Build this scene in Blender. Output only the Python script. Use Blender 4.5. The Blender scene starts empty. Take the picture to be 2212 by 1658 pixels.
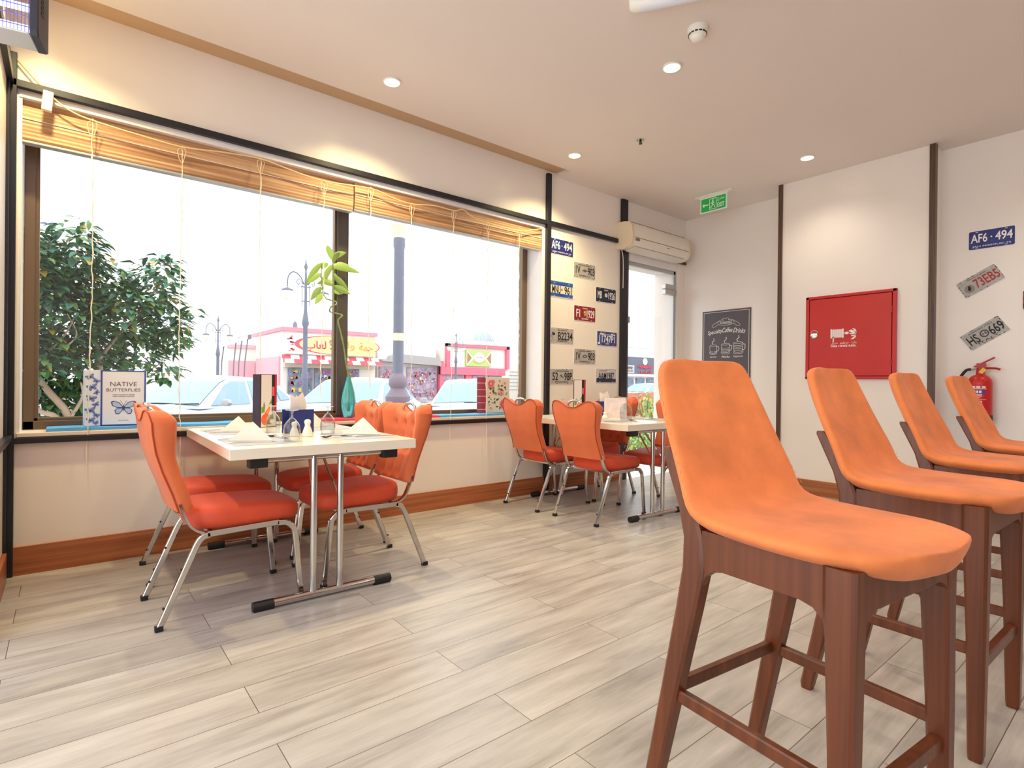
import bpy, bmesh, math, random
from mathutils import Vector, Matrix, Euler, Quaternion
random.seed(7)
C = bpy.context.scene.collection
PI = math.pi
SC = bpy.context.scene

# ---------------------------------------------------------------- camera
CAM_H = 1.05
yaw, pit, rol = math.radians(50.8615), math.radians(-0.09035), math.radians(0.6074)
fw = Vector((math.cos(yaw)*math.cos(pit), math.sin(yaw)*math.cos(pit), math.sin(pit)))
rt = Vector((math.sin(yaw), -math.cos(yaw), 0))
up = rt.cross(fw)
r2 = rt*math.cos(rol)+up*math.sin(rol)
u2 = -rt*math.sin(rol)+up*math.cos(rol)
cd = bpy.data.cameras.new('camera')
cam = bpy.data.objects.new('camera', cd); C.objects.link(cam)
cam.matrix_world = Matrix(((r2.x, u2.x, -fw.x, 0), (r2.y, u2.y, -fw.y, 0), (r2.z, u2.z, -fw.z, CAM_H), (0, 0, 0, 1)))
cd.sensor_width = 36; cd.lens = 1182.57/2212*36; cd.clip_start = 0.05; cd.clip_end = 300
SC.camera = cam

# ---------------------------------------------------------------- world, exposure
SC.view_settings.view_transform = 'Standard'
SC.view_settings.look = 'None'
SC.view_settings.gamma = 1
SC.view_settings.use_curve_mapping = False
SC.view_settings.exposure = 0.93
w = bpy.data.worlds.new('sky'); SC.world = w; w.use_nodes = True
bg = w.node_tree.nodes['Background']
bg.inputs[0].default_value = (0.94, 0.975, 1.0, 1); bg.inputs[1].default_value = 1.35
SC.cycles.max_bounces = 8; SC.cycles.diffuse_bounces = 5; SC.cycles.transparent_max_bounces = 16
SC.cycles.sample_clamp_indirect = 4.0; SC.cycles.caustics_reflective = False; SC.cycles.caustics_refractive = False

def downlight_lamp(x, y, z, power, near_wall):
    l = bpy.data.lights.new('downlight_beam', 'SPOT'); l.energy = power; l.color = (1.0, 0.83, 0.42) if near_wall else (1.0, 0.9, 0.74)
    l.spot_size = math.radians(132); l.spot_blend = 0.8; l.shadow_soft_size = 0.05
    return l, (x, y, z)

# ---------------------------------------------------------------- materials
def s2l(c):
    return tuple(((v/255)/12.92 if v/255 <= .04045 else ((v/255+.055)/1.055)**2.4) for v in c)
MATS = {}
def mat(name, rgb, rough=.5, metal=0, noise=0, nscale=6, stretch=(1, 1, 1), bump=0, bscale=60, sheen=0, emit=0, emit_rgb=None, coat=0, spec=.5, alpha=1, trans=0):
    if name in MATS: return MATS[name]
    m = bpy.data.materials.new(name); m.use_nodes = True; nt = m.node_tree; N = nt.nodes; L = nt.links
    b = N['Principled BSDF']; col = s2l(rgb)
    b.inputs['Base Color'].default_value = (*col, 1); b.inputs['Roughness'].default_value = rough; b.inputs['Metallic'].default_value = metal
    b.inputs['Specular IOR Level'].default_value = spec
    if sheen: b.inputs['Sheen Weight'].default_value = sheen; b.inputs['Sheen Roughness'].default_value = .4
    if coat: b.inputs['Coat Weight'].default_value = coat; b.inputs['Coat Roughness'].default_value = .08
    if trans: b.inputs['Transmission Weight'].default_value = trans
    if alpha < 1: b.inputs['Alpha'].default_value = alpha
    if emit:
        b.inputs['Emission Color'].default_value = (*s2l(emit_rgb or rgb), 1); b.inputs['Emission Strength'].default_value = emit
    tc = N.new('ShaderNodeTexCoord'); mp = N.new('ShaderNodeMapping'); mp.inputs['Scale'].default_value = stretch
    L.new(tc.outputs['Object'], mp.inputs[0])
    if noise:
        n = N.new('ShaderNodeTexNoise'); n.inputs['Scale'].default_value = nscale; n.inputs['Detail'].default_value = 5
        L.new(mp.outputs[0], n.inputs[0])
        r = N.new('ShaderNodeMapRange'); r.inputs[1].default_value = .3; r.inputs[2].default_value = .7
        r.inputs[3].default_value = 1-noise; r.inputs[4].default_value = 1+noise
        L.new(n.outputs[0], r.inputs[0])
        mx = N.new('ShaderNodeVectorMath'); mx.operation = 'SCALE'; mx.inputs[0].default_value = col
        L.new(r.outputs[0], mx.inputs['Scale']); L.new(mx.outputs[0], b.inputs['Base Color'])
    if bump:
        n2 = N.new('ShaderNodeTexNoise'); n2.inputs['Scale'].default_value = bscale; n2.inputs['Detail'].default_value = 4
        L.new(mp.outputs[0], n2.inputs[0])
        bp = N.new('ShaderNodeBump'); bp.inputs['Strength'].default_value = bump; bp.inputs['Distance'].default_value = .01
        L.new(n2.outputs[0], bp.inputs['Height']); L.new(bp.outputs[0], b.inputs['Normal'])
    MATS[name] = m
    return m

def clear_glass(name, tint=(1, 1, 1), gloss=.08, weight=.1, base=.03):
    if name in MATS: return MATS[name]
    m = bpy.data.materials.new(name); m.use_nodes = True; nt = m.node_tree; N = nt.nodes; L = nt.links
    for n in list(N): N.remove(n)
    o = N.new('ShaderNodeOutputMaterial'); t = N.new('ShaderNodeBsdfTransparent'); t.inputs[0].default_value = (*tint, 1)
    g = N.new('ShaderNodeBsdfGlossy'); g.inputs['Roughness'].default_value = gloss
    fr = N.new('ShaderNodeLayerWeight'); fr.inputs[0].default_value = .5
    pw_ = N.new('ShaderNodeMath'); pw_.operation = 'POWER'; pw_.inputs[1].default_value = 3; L.new(fr.outputs['Facing'], pw_.inputs[0])
    ml = N.new('ShaderNodeMath'); ml.operation = 'MULTIPLY_ADD'; ml.inputs[1].default_value = weight; ml.inputs[2].default_value = base; L.new(pw_.outputs[0], ml.inputs[0])
    mx = N.new('ShaderNodeMixShader')
    L.new(ml.outputs[0], mx.inputs[0]); L.new(t.outputs[0], mx.inputs[1]); L.new(g.outputs[0], mx.inputs[2]); L.new(mx.outputs[0], o.inputs[0])
    MATS[name] = m
    return m

def floor_material():
    m = bpy.data.materials.new('plank_tile'); m.use_nodes = True; nt = m.node_tree; N = nt.nodes; L = nt.links
    b = N['Principled BSDF']; tc = N.new('ShaderNodeTexCoord')
    mp = N.new('ShaderNodeMapping'); mp.inputs['Location'].default_value = (-1.13+26, -.525-.1875+18.75, 0)
    L.new(tc.outputs['Object'], mp.inputs[0])
    br = N.new('ShaderNodeTexBrick'); br.offset = .5; br.offset_frequency = 2
    br.inputs['Scale'].default_value = 1; br.inputs['Mortar Size'].default_value = .0013; br.inputs['Mortar Smooth'].default_value = .1
    br.inputs['Brick Width'].default_value = 1.3; br.inputs['Row Height'].default_value = .1875; br.inputs['Bias'].default_value = 0
    br.inputs['Color1'].default_value = (0, 0, 0, 1); br.inputs['Color2'].default_value = (1, 1, 1, 1); br.inputs['Mortar'].default_value = (.5, .5, .5, 1)
    L.new(mp.outputs[0], br.inputs[0])
    # grain: streaks along the plank, shifted per plank
    sc = N.new('ShaderNodeMapping'); sc.inputs['Scale'].default_value = (1.3, 9, 1)
    sh = N.new('ShaderNodeVectorMath'); sh.operation = 'MULTIPLY_ADD'; sh.inputs[1].default_value = (9, 7, 5)
    L.new(br.outputs['Color'], sh.inputs[0]); L.new(tc.outputs['Object'], sh.inputs[2]); L.new(sh.outputs[0], sc.inputs[0])
    n1 = N.new('ShaderNodeTexNoise'); n1.inputs['Scale'].default_value = 1.6; n1.inputs['Detail'].default_value = 6; n1.inputs['Roughness'].default_value = .6
    L.new(sc.outputs[0], n1.inputs[0])
    sc2 = N.new('ShaderNodeMapping'); sc2.inputs['Scale'].default_value = (6, 120, 1); L.new(sh.outputs[0], sc2.inputs[0])
    n2 = N.new('ShaderNodeTexNoise'); n2.inputs['Scale'].default_value = 1; n2.inputs['Detail'].default_value = 4; L.new(sc2.outputs[0], n2.inputs[0])
    r1 = N.new('ShaderNodeValToRGB'); e = r1.color_ramp.elements
    e[0].position = .28; e[0].color = (*s2l((146, 140, 137)), 1); e[1].position = .72; e[1].color = (*s2l((192, 186, 183)), 1)
    md = e = r1.color_ramp.elements.new(.5); md.color = (*s2l((174, 168, 164)), 1)
    L.new(n1.outputs[0], r1.inputs[0])
    r2_ = N.new('ShaderNodeMapRange'); r2_.inputs[1].default_value = .3; r2_.inputs[2].default_value = .7; r2_.inputs[3].default_value = .95; r2_.inputs[4].default_value = 1.04
    L.new(n2.outputs[0], r2_.inputs[0])
    r3 = N.new('ShaderNodeMapRange'); r3.inputs[3].default_value = .94; r3.inputs[4].default_value = 1.05; L.new(br.outputs['Color'], r3.inputs[0])
    mu = N.new('ShaderNodeMath'); mu.operation = 'MULTIPLY'; L.new(r2_.outputs[0], mu.inputs[0]); L.new(r3.outputs[0], mu.inputs[1])
    vs = N.new('ShaderNodeVectorMath'); vs.operation = 'SCALE'; L.new(r1.outputs[0], vs.inputs[0]); L.new(mu.outputs[0], vs.inputs['Scale'])
    mx = N.new('ShaderNodeMixRGB'); mx.inputs[2].default_value = (*s2l((96, 82, 70)), 1)
    L.new(br.outputs['Fac'], mx.inputs[0]); L.new(vs.outputs[0], mx.inputs[1]); L.new(mx.outputs[0], b.inputs['Base Color'])
    rr = N.new('ShaderNodeMapRange'); rr.inputs[3].default_value = .22; rr.inputs[4].default_value = .42; L.new(n1.outputs[0], rr.inputs[0]); L.new(rr.outputs[0], b.inputs['Roughness'])
    bp = N.new('ShaderNodeBump'); bp.inputs['Strength'].default_value = .25; bp.inputs['Distance'].default_value = .002; bp.invert = True
    L.new(br.outputs['Fac'], bp.inputs['Height']); L.new(bp.outputs[0], b.inputs['Normal'])
    b.inputs['Specular IOR Level'].default_value = .4
    return m

def wood(name, a, b_, rough=.4, axis=0, scale=8, coat=0):
    """straight grain running along the given object axis"""
    if name in MATS: return MATS[name]
    m = bpy.data.materials.new(name); m.use_nodes = True; nt = m.node_tree; N = nt.nodes; L = nt.links
    b = N['Principled BSDF']; tc = N.new('ShaderNodeTexCoord'); mp = N.new('ShaderNodeMapping')
    st = [14, 14, 14]; st[axis] = .35; mp.inputs['Scale'].default_value = st; L.new(tc.outputs['Object'], mp.inputs[0])
    n = N.new('ShaderNodeTexNoise'); n.inputs['Scale'].default_value = scale; n.inputs['Detail'].default_value = 6; L.new(mp.outputs[0], n.inputs[0])
    r = N.new('ShaderNodeValToRGB'); e = r.color_ramp.elements
    e[0].position = .35; e[0].color = (*s2l(a), 1); e[1].position = .68; e[1].color = (*s2l(b_), 1)
    L.new(n.outputs[0], r.inputs[0]); L.new(r.outputs[0], b.inputs['Base Color']); b.inputs['Roughness'].default_value = rough
    if coat: b.inputs['Coat Weight'].default_value = coat; b.inputs['Coat Roughness'].default_value = .15
    MATS[name] = m
    return m

M = dict(
    floor=floor_material(),
    wall=mat('cream_wall_panel', (240, 232, 225), .26, noise=.015, nscale=2),
    ceil=mat('ceiling_paint', (232, 222, 215), .8, noise=.01, nscale=2),
    white=mat('white_paint', (236, 232, 232), .5, noise=.02, nscale=9),
    black=mat('black_trim', (26, 24, 34), .35),
    trimbrown=wood('dark_walnut_trim', (62, 40, 28), (104, 74, 54), .4, 2),
    base=wood('reddish_baseboard_wood', (150, 82, 46), (186, 114, 70), .35, 0, 3),
    baseY=wood('baseboard_wood_side', (150, 86, 50), (182, 116, 74), .35, 1, 3),
    bronze=mat('bronze_aluminium', (118, 98, 78), .35, .6),
    bronzed=mat('dark_bronze_aluminium', (104, 99, 97), .35, .6),
    glass=clear_glass('window_glass', (1, 1, 1), .02, .25),
    chrome=mat('chrome', (204, 202, 200), .10, 1),
    brushed=mat('brushed_metal', (190, 188, 184), .35, 1),
    rubber=mat('black_rubber', (18, 18, 22), .5),
    suede=mat('orange_suede', (228, 130, 72), .85, noise=.2, nscale=7, bump=.15, bscale=220, sheen=.12),
    vinyl=mat('orange_velvet', (216, 108, 62), .6, noise=.10, nscale=5, bump=.08, bscale=200, sheen=.2),
    piping=mat('orange_piping', (168, 62, 26), .6),
    stoolwood=wood('stool_walnut', (88, 42, 18), (114, 58, 26), .38, 2, 3, .08),
    tabletop=mat('pale_laminate', (236, 224, 208), .22, noise=.03, nscale=3, stretch=(1, 12, 12)),
    blind=wood('bamboo_shade', (150, 104, 70), (214, 174, 136), .6, 0, 4),
    aluminium=mat('grey_aluminium', (188, 190, 190), .4, .5),
    cord=mat('jute_cord', (232, 224, 210), .9),
    twine=mat('pale_rope', (230, 200, 150), .9),
    bluefoam=mat('blue_anti_slip_foam', (92, 168, 232), .9, noise=.12, nscale=220, bump=.6, bscale=260),
    redfoam=mat('red_anti_slip_foam', (226, 70, 96), .9, noise=.1, nscale=220, bump=.6, bscale=260),
    plastic=mat('white_plastic', (240, 236, 228), .35),
    red=mat('red_enamel', (196, 28, 24), .3, noise=.05, nscale=4),
    redd=mat('dark_red_enamel', (170, 20, 20), .35),
    ink=mat('black_ink', (22, 20, 22), .6),
    whiteink=mat('white_ink', (244, 240, 236), .6),
    paper=mat('paper', (238, 234, 230), .85),
    napkin=mat('folded_paper_napkin', (240, 232, 224), .9),
    placemat=mat('grey_paper_placemat', (172, 174, 188), .8),
    navy=mat('navy_leatherette', (34, 50, 120), .5),
    steel=mat('polished_cutlery_steel', (210, 208, 204), .15, 1),
    ceramic=mat('glazed_ceramic', (246, 240, 230), .12, coat=.5),
    stemglass=clear_glass('stem_glass', (.86, .88, .90), .05, .8, .22),
    wineglass=clear_glass('stemware_glass', (.90, .92, .93), .03, .95),
)

# ---------------------------------------------------------------- mesh helpers
class MB:
    def __init__(s): s.v = []; s.f = []; s.m = []; s.mats = []; s.cur = 0; s.T = Matrix.Identity(4)
    def use(s, material):
        if material not in s.mats: s.mats.append(material)
        s.cur = s.mats.index(material); return s
    def at(s, T): s.T = T; return s
    def add(s, vs, fs):
        o = len(s.v); s.v += [tuple(s.T @ Vector(p)) for p in vs]; s.f += [tuple(i+o for i in f) for f in fs]; s.m += [s.cur]*len(fs); return s
    def box(s, x0, x1, y0, y1, z0, z1):
        vs = [(x, y, z) for z in (z0, z1) for y in (y0, y1) for x in (x0, x1)]
        return s.add(vs, [(0, 2, 3, 1), (4, 5, 7, 6), (0, 1, 5, 4), (2, 6, 7, 3), (0, 4, 6, 2), (1, 3, 7, 5)])
    def loft(s, rings, closed=True, caps=True):
        n = len(rings[0]); vs = [p for r in rings for p in r]; fs = []
        for i in range(len(rings)-1):
            for j in range(n if closed else n-1):
                k = (j+1) % n; fs.append((i*n+j, i*n+k, (i+1)*n+k, (i+1)*n+j))
        if caps and closed: fs += [tuple(range(n-1, -1, -1)), tuple((len(rings)-1)*n+j for j in range(n))]
        return s.add(vs, fs)
    def sweep(s, path, prof, upv=(0, 0, 1), caps=True, scale=None):
        """prof: list of 2-D points; swept along path with a fixed reference up"""
        P = [Vector(p) for p in path]; rings = []
        prev = None
        for i, p in enumerate(P):
            t = (P[min(i+1, len(P)-1)]-P[max(i-1, 0)]).normalized()
            if prev is None:
                a = Vector(upv)
                if abs(a.dot(t)) > .95: a = Vector((1, 0, 0))
                n1 = (a-t*a.dot(t)).normalized()
            else:
                n1 = (prev-t*prev.dot(t)).normalized()
            prev = n1; b = t.cross(n1)
            k = scale[i] if scale else 1
            rings.append([tuple(p+n1*(q[0]*k)+b*(q[1]*k)) for q in prof])
        return s.loft(rings, True, caps)
    def tube(s, path, r, n=8, caps=True, scale=None):
        return s.sweep(path, [(r*math.cos(2*PI*i/n), r*math.sin(2*PI*i/n)) for i in range(n)], caps=caps, scale=scale)
    def sqtube(s, path, a, b, upv=(0, 1, 0), c=.25):
        k = 1-c
        pr = [(a, b*k), (a*k, b), (-a*k, b), (-a, b*k), (-a, -b*k), (-a*k, -b), (a*k, -b), (a, -b*k)]
        return s.sweep(path, pr, upv=upv)
    def lathe(s, prof, c=(0, 0, 0), n=20, axis='z'):
        rings = []
        for r, h in prof:
            ring = []
            for i in range(n):
                a = 2*PI*i/n; x, y = r*math.cos(a), r*math.sin(a)
                ring.append((c[0]+x, c[1]+y, c[2]+h) if axis == 'z' else ((c[0]+x, c[1]+h, c[2]+y) if axis == 'y' else (c[0]+h, c[1]+x, c[2]+y)))
            rings.append(ring)
        return s.loft(rings, True, True)
    def prism(s, pts, z0, z1):
        """closed 2-D outline (x, y) extruded along z"""
        return s.loft([[(x, y, z0) for x, y in pts], [(x, y, z1) for x, y in pts]], True, True)
    def grid(s, fn, nu, nv, closed_u=False):
        vs = [fn(i/nu, j/nv) for j in range(nv+1) for i in range(nu+(0 if closed_u else 1))]; w_ = nu+(0 if closed_u else 1); fs = []
        for j in range(nv):
            for i in range(nu):
                k = (i+1) % w_; fs.append((j*w_+i, j*w_+k, (j+1)*w_+k, (j+1)*w_+i))
        return s.add(vs, fs)
    def build(s, name, material=None, parent=None, smooth=40, bevel=0, seg=2, loc=None, rot=None, subsurf=0):
        me = bpy.data.meshes.new(name); me.from_pydata(s.v, [], s.f)
        if material is not None: me.materials.append(material)
        else:
            for q in s.mats: me.materials.append(q)
            me.polygons.foreach_set('material_index', s.m)
        bm = bmesh.new(); bm.from_mesh(me); bmesh.ops.recalc_face_normals(bm, faces=bm.faces); bm.to_mesh(me); bm.free()
        if smooth:
            me.polygons.foreach_set('use_smooth', [True]*len(me.polygons)); me.set_sharp_from_angle(angle=math.radians(smooth))
        me.update()
        o = bpy.data.objects.new(name, me); C.objects.link(o)
        if parent: o.parent = parent
        if loc: o.location = loc
        if rot: o.rotation_euler = rot
        if bevel:
            md = o.modifiers.new('bevel', 'BEVEL'); md.width = bevel; md.segments = seg; md.limit_method = 'ANGLE'; md.angle_limit = math.radians(35)
        if subsurf:
            md = o.modifiers.new('subsurf', 'SUBSURF'); md.levels = subsurf; md.render_levels = subsurf
        return o

def rrect(w_, h_, r, n=4, cx=0, cy=0):
    pts = []
    for sx, sy, a0 in ((1, 1, 0), (-1, 1, 90), (-1, -1, 180), (1, -1, 270)):
        for k in range(n+1):
            a = math.radians(a0+90*k/n)
            pts.append((cx+sx*(w_/2-r)+r*math.cos(a), cy+sy*(h_/2-r)+r*math.sin(a)))
    return pts
def ellipse(a, b, n=24, cx=0, cy=0): return [(cx+a*math.cos(2*PI*i/n), cy+b*math.sin(2*PI*i/n)) for i in range(n)]
def smooth_path(pts, k=6):
    P = [Vector(p) for p in pts]; out = []
    for i in range(len(P)-1):
        a, b, c, d = P[max(i-1, 0)], P[i], P[i+1], P[min(i+2, len(P)-1)]
        for j in range(k):
            t = j/k
            out.append(.5*((2*b)+(c-a)*t+(2*a-5*b+4*c-d)*t*t+(-a+3*b-3*c+d)*t**3))
    out.append(P[-1]); return [tuple(p) for p in out]

_fc = bpy.data.curves.new('lettering', 'FONT'); _fo = bpy.data.objects.new('lettering_source', _fc); C.objects.link(_fo)
def text_into(mb, s, cx, cy, w_, h_, z=0, depth=.0006, shear=0, bold=0, rot=0, mirror=False):
    """lettering fitted to a box w x h centred at cx, cy, in the builder's own x-y plane"""
    _fc.body = s; _fc.extrude = 0.02; _fc.shear = shear; _fc.offset = bold; _fc.resolution_u = 3; _fc.size = 1
    bpy.context.view_layer.update()
    dg = bpy.context.evaluated_depsgraph_get()
    me = bpy.data.meshes.new_from_object(_fo.evaluated_get(dg))
    vs = [v.co.copy() for v in me.vertices]; fs = [tuple(p.vertices) for p in me.polygons]
    bpy.data.meshes.remove(me)
    if not vs: return
    x0 = min(v.x for v in vs); x1 = max(v.x for v in vs); y0 = min(v.y for v in vs); y1 = max(v.y for v in vs)
    sx = w_/max(x1-x0, 1e-6); sy = h_/max(y1-y0, 1e-6)
    out = []
    for v in vs:
        x = (v.x-(x0+x1)/2)*sx; y = (v.y-(y0+y1)/2)*sy
        if rot: x, y = x*math.cos(rot)-y*math.sin(rot), x*math.sin(rot)+y*math.cos(rot)
        out.append((cx+x, cy+y, z+(depth if v.z > 0 else 0)))
    mb.add(out, fs)

def tag(o, label=None, cat=None, group=None, kind=None):
    if label: o['label'] = label
    if cat: o['category'] = cat
    if group: o['group'] = group
    if kind: o['kind'] = kind
    return o
def empty(name, loc=(0, 0, 0), rz=0, M4=None):
    o = bpy.data.objects.new(name, None); C.objects.link(o); o.empty_display_size = .1
    if M4 is not None: o.matrix_world = M4
    else: o.location = loc; o.rotation_euler = (0, 0, rz)
    return o
CH = {}
def kids(o): return [c for c in bpy.data.objects if c.parent == o]
def copy_tree(o, parent=None):
    src = kids(o); c = o.copy(); C.objects.link(c)
    for k in list(c.keys()):
        if k in ('label', 'group') and parent is None: del c[k]
    if parent: c.parent = parent
    for k in src: copy_tree(k, c)
    return c
def struct(o): o['kind'] = 'structure'; return o
def sbox(name, b, m, parent=None, bevel=0):
    o = MB().box(*b).build(name, m, parent, smooth=0, bevel=bevel)
    if not parent: struct(o)
    return o
def frame(X, Y, Z, loc):
    X, Y, Z = Vector(X), Vector(Y), Vector(Z)
    return Matrix(((X.x, Y.x, Z.x, loc[0]), (X.y, Y.y, Z.y, loc[1]), (X.z, Y.z, Z.z, loc[2]), (0, 0, 0, 1)))
def on_window_wall(x, z, y=3.92, rot=0):   # picture plane facing the room (-Y); x to the right
    return frame((1, 0, 0), (0, 0, 1), (0, -1, 0), (x, y, z)) @ Matrix.Rotation(rot, 4, 'Z')
def on_back_wall(y, z, x, rot=0):          # picture plane facing -X; right is -Y
    return frame((0, -1, 0), (0, 0, 1), (-1, 0, 0), (x, y, z)) @ Matrix.Rotation(rot, 4, 'Z')
# ================================================================ the room
W = 3.92; ZC = 3.08; XB = 5.94; XM = 5.60; XR = 5.81; XL = -.25
o = MB().box(-1.4, 6.2, -2.5, W, -.12, 0).build('floor', M['floor'], smooth=0); struct(o)
o = MB().box(-1.4, 6.2, -2.5, 3.72, ZC, ZC+.16).box(-1.4, 3.72, 3.72, W, ZC+.04, ZC+.16).box(3.72, 6.2, 3.72, W, ZC, ZC+.16).build('ceiling', M['ceil'], smooth=0); struct(o)
# window wall with the wide opening and the door opening
T = 4.25
ox0, ox1, oz0, oz1 = -.205, 3.562, .755, 2.575
dx0, dx1, dz1 = 4.80, 5.775, 2.53
wb = MB()
wb.box(-3.0, ox0, W, T, -.12, 3.3).box(ox0, ox1, W, T, -.12, oz0).box(ox0, ox1, W, T, oz1, 3.3).box(ox1, dx0, W, T, -.12, 3.3)
wb.box(dx0, dx1, W, T, dz1, 3.3).box(dx1, 6.2, W, T, -.12, 3.3)
struct(wb.build('wall_window', M['wall'], smooth=0))
struct(MB().box(-.34, XL, 2.95, W, -.12, 3.3).build('wall_left', M['wall'], smooth=0))
struct(MB().box(XB, 6.2, 2.60, W, -.12, ZC+.1).box(XM, 6.2, 1.33, 2.60, -.12, ZC+.1).box(XR, 6.2, -3.2, 1.33, -.12, ZC+.1).build('wall_back', M['wall'], smooth=0))
struct(MB().use(M['wall']).box(-1.4, 6.2, -2.6, -2.4, 1.1, ZC+.1).use(mat('bar_side_dark', (96, 68, 52), .5, noise=.15, nscale=3)).box(-1.4, 6.2, -2.6, -2.4, -.12, 1.1).build('wall_right_added', None, smooth=0))  # unseen wall added to darken the bar side; pale top adds fill
sbox('trim_21', (-.3, 3.715, 3.722, W, ZC+.034, ZC+.041), mat('tan_slot_shade', (196, 166, 134), .8))  # darker tan puts the slot's shade into the strip colour
# white reveals lining the window opening, door reveal
sbox('trim_1', (ox0, ox0+.012, W+.002, 4.16, oz0, oz1), M['white'])
sbox('trim_2', (ox1-.012, ox1, W+.002, 4.16, oz0, oz1), M['white'])
sbox('trim_3', (ox0, ox1, W-.004, 4.16, oz1-.03, oz1), M['white'])
sbox('trim_4', (ox0, ox1, W-.012, 4.16, oz0-.022, oz0+.001), mat('cream_sill', (230, 214, 196), .4), bevel=.003)
# black posts and rails
sbox('trim_5', (XL, -.213, W-.035, W+.001, 0, 2.76), M['black'], bevel=.002)
sbox('trim_6', (XL, XL+.012, W-.10, W-.035, 0, 2.76), M['black'])
sbox('trim_7', (3.585, 3.635, W-.035, W+.001, 0, ZC), M['black'], bevel=.002)
sbox('trim_8', (4.70, 4.795, W-.03, W+.001, 0, ZC), M['black'], bevel=.002)
sbox('trim_9', (XL, 3.585, W-.035, W+.001, 2.585, 2.622), M['black'], bevel=.002)
sbox('trim_10', (3.635, 4.70, W-.03, W+.001, 2.585, 2.63), M['black'], bevel=.002)
sbox('trim_11', (XL, 3.585, W-.028, W+.001, .700, .731), M['black'], bevel=.002)
sbox('trim_12', (XL, XL+.03, 2.96, W-.05, .72, .75), M['black'])
sbox('trim_13', (XL, XL+.025, 2.96, W-.05, 2.585, 2.64), M['black'])
sbox('trim_14', (XM-.02, XM+.001, 2.575, 2.612, 0, ZC), M['trimbrown'])
sbox('trim_15', (XM-.02, XM+.04, 1.318, 1.36, 0, ZC), M['trimbrown'])
sbox('trim_16', (4.795, 5.93, W-.02, W+.001, 2.53, 2.56), M['trimbrown'])
sbox('trim_17', (4.797, 4.84, W-.01, 4.02, 0, 2.53), M['bronzed'])
# baseboards
sbox('baseboard_window', (XL, 4.70, W-.018, W+.001, 0, .15), M['base'])
sbox('baseboard_left', (XL, XL+.018, 2.96, W-.11, 0, .15), M['baseY'])
sbox('baseboard_back', (XM-.018, XM+.001, 1.36, 2.575, 0, .145), M['baseY'])
sbox('baseboard_right', (XR-.018, XR+.001, -2.4, 1.318, 0, .145), M['baseY'])
sbox('baseboard_corner', (XB-.018, XB+.001, 2.62, W-.02, 0, .145), M['baseY'])

# window: outer frame, mullion, two panes
wy0, wy1 = 4.14, 4.20
wf = MB(); fx0, fx1, fz0, fz1 = -.192, ox1-.012, .756, 2.545
wf.box(fx0, fx0+.05, wy0, wy1, fz0, fz1).box(fx1-.06, fx1, wy0, wy1, fz0, fz1).box(fx0, fx1, wy0, wy1, fz0, fz0+.05).box(fx0, fx1, wy0, wy1, fz1-.05, fz1)
win = struct(wf.build('window_1', M['bronze'], smooth=0, bevel=.004))
MB().box(1.615, 1.705, wy0-.005, wy1, fz0+.03, fz1-.03).build('mullion', M['bronzed'], win, smooth=0, bevel=.004)
sf = MB()
a, b, c_, d = fx0+.045, 1.62, fz0+.045, fz1-.045
sf.box(a, a+.022, wy0+.012, wy1, c_, d).box(b-.022, b, wy0+.012, wy1, c_, d).box(a, b, wy0+.012, wy1, c_, c_+.022).box(a, b, wy0+.012, wy1, d-.022, d)
sf.build('sash', M['bronze'], win, smooth=0, bevel=.003)
MB().box(a+.01, b-.01, 4.178, 4.184, c_+.01, d-.01).build('pane', M['glass'], win, smooth=0)
MB().box(1.70, fx1-.055, 4.178, 4.184, fz0+.045, fz1-.045).build('pane', M['glass'], win, smooth=0)

# glass door with grey frame
door = struct(MB().box(4.84, 5.775, 3.945, 3.975, 2.39, 2.43).box(5.735, 5.775, 3.945, 3.975, 0, 2.43).build('door_1', M['aluminium'], smooth=0, bevel=.002))
MB().box(4.842, 5.73, 3.955, 3.967, .01, 2.385).build('pane', M['glass'], door, smooth=0)
MB().box(5.56, 5.74, 3.935, 3.99, 2.205, 2.262).box(5.56, 5.775, 3.935, 3.99, 2.14, 2.195).build('hinge', M['brushed'], door, smooth=0, bevel=.003)
MB().box(4.84, 4.90, 3.935, 3.99, 1.74, 1.81).build('lock_plate', M['brushed'], door, smooth=0, bevel=.003)
sbox('trim_18', (4.795, 5.775, W+.002, 3.945, 2.43, 2.53), M['white'])
sbox('trim_19', (5.776, 5.80, 3.98, 4.249, -.12, 2.6), M['white'])
sbox('trim_20', (4.795, 5.80, 3.98, 4.249, 2.43, 2.6), M['white'])

# ---------------------------------------------------------------- ceiling fittings
def downlight(x, y, label, power, tilt=0):
    r = empty('downlight', (x, y, ZC)); tag(r, label, 'ceiling light', 'recessed downlights in the ceiling')
    MB().lathe([(.0, .0), (.058, -.001), (.060, -.010), (.052, -.013), (.046, -.004), (.0, -.002)], n=28).build('rim', M['plastic'], r)
    MB().lathe([(.0, -.004), (.046, -.004), (.045, -.0075), (.0, -.0085)], n=24).build('lens', mat('lit_lens', (255, 240, 200), .5, emit=7, emit_rgb=(255, 232, 170)), r)
    l, p = downlight_lamp(x, y, ZC, power, y > 3)
    lo = bpy.data.objects.new('lamp', l); C.objects.link(lo); lo.parent = r; lo.location = (0, 0, -.03)
    return r
downlight(1.69, 3.395, 'recessed round downlight near the window wall with a starry glare', 66)
downlight(2.98, 2.08, 'recessed round downlight just below the smoke detector in the photo', 15)
downlight(3.48, 3.43, 'recessed round downlight near the far end of the bamboo shades', 66)
downlight(5.077, 2.127, 'recessed round downlight nearest the red fire cabinet wall', 12)
for x, y in ((-.10, 3.40), (.88, 2.08), (5.08, .2), (2.98, .2), (.88, .2), (5.08, -1.2), (2.98, -1.2), (.88, -1.2)):
    downlight(x, y, 'recessed round downlight outside the view', 66 if y > 3 else 15)

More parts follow.
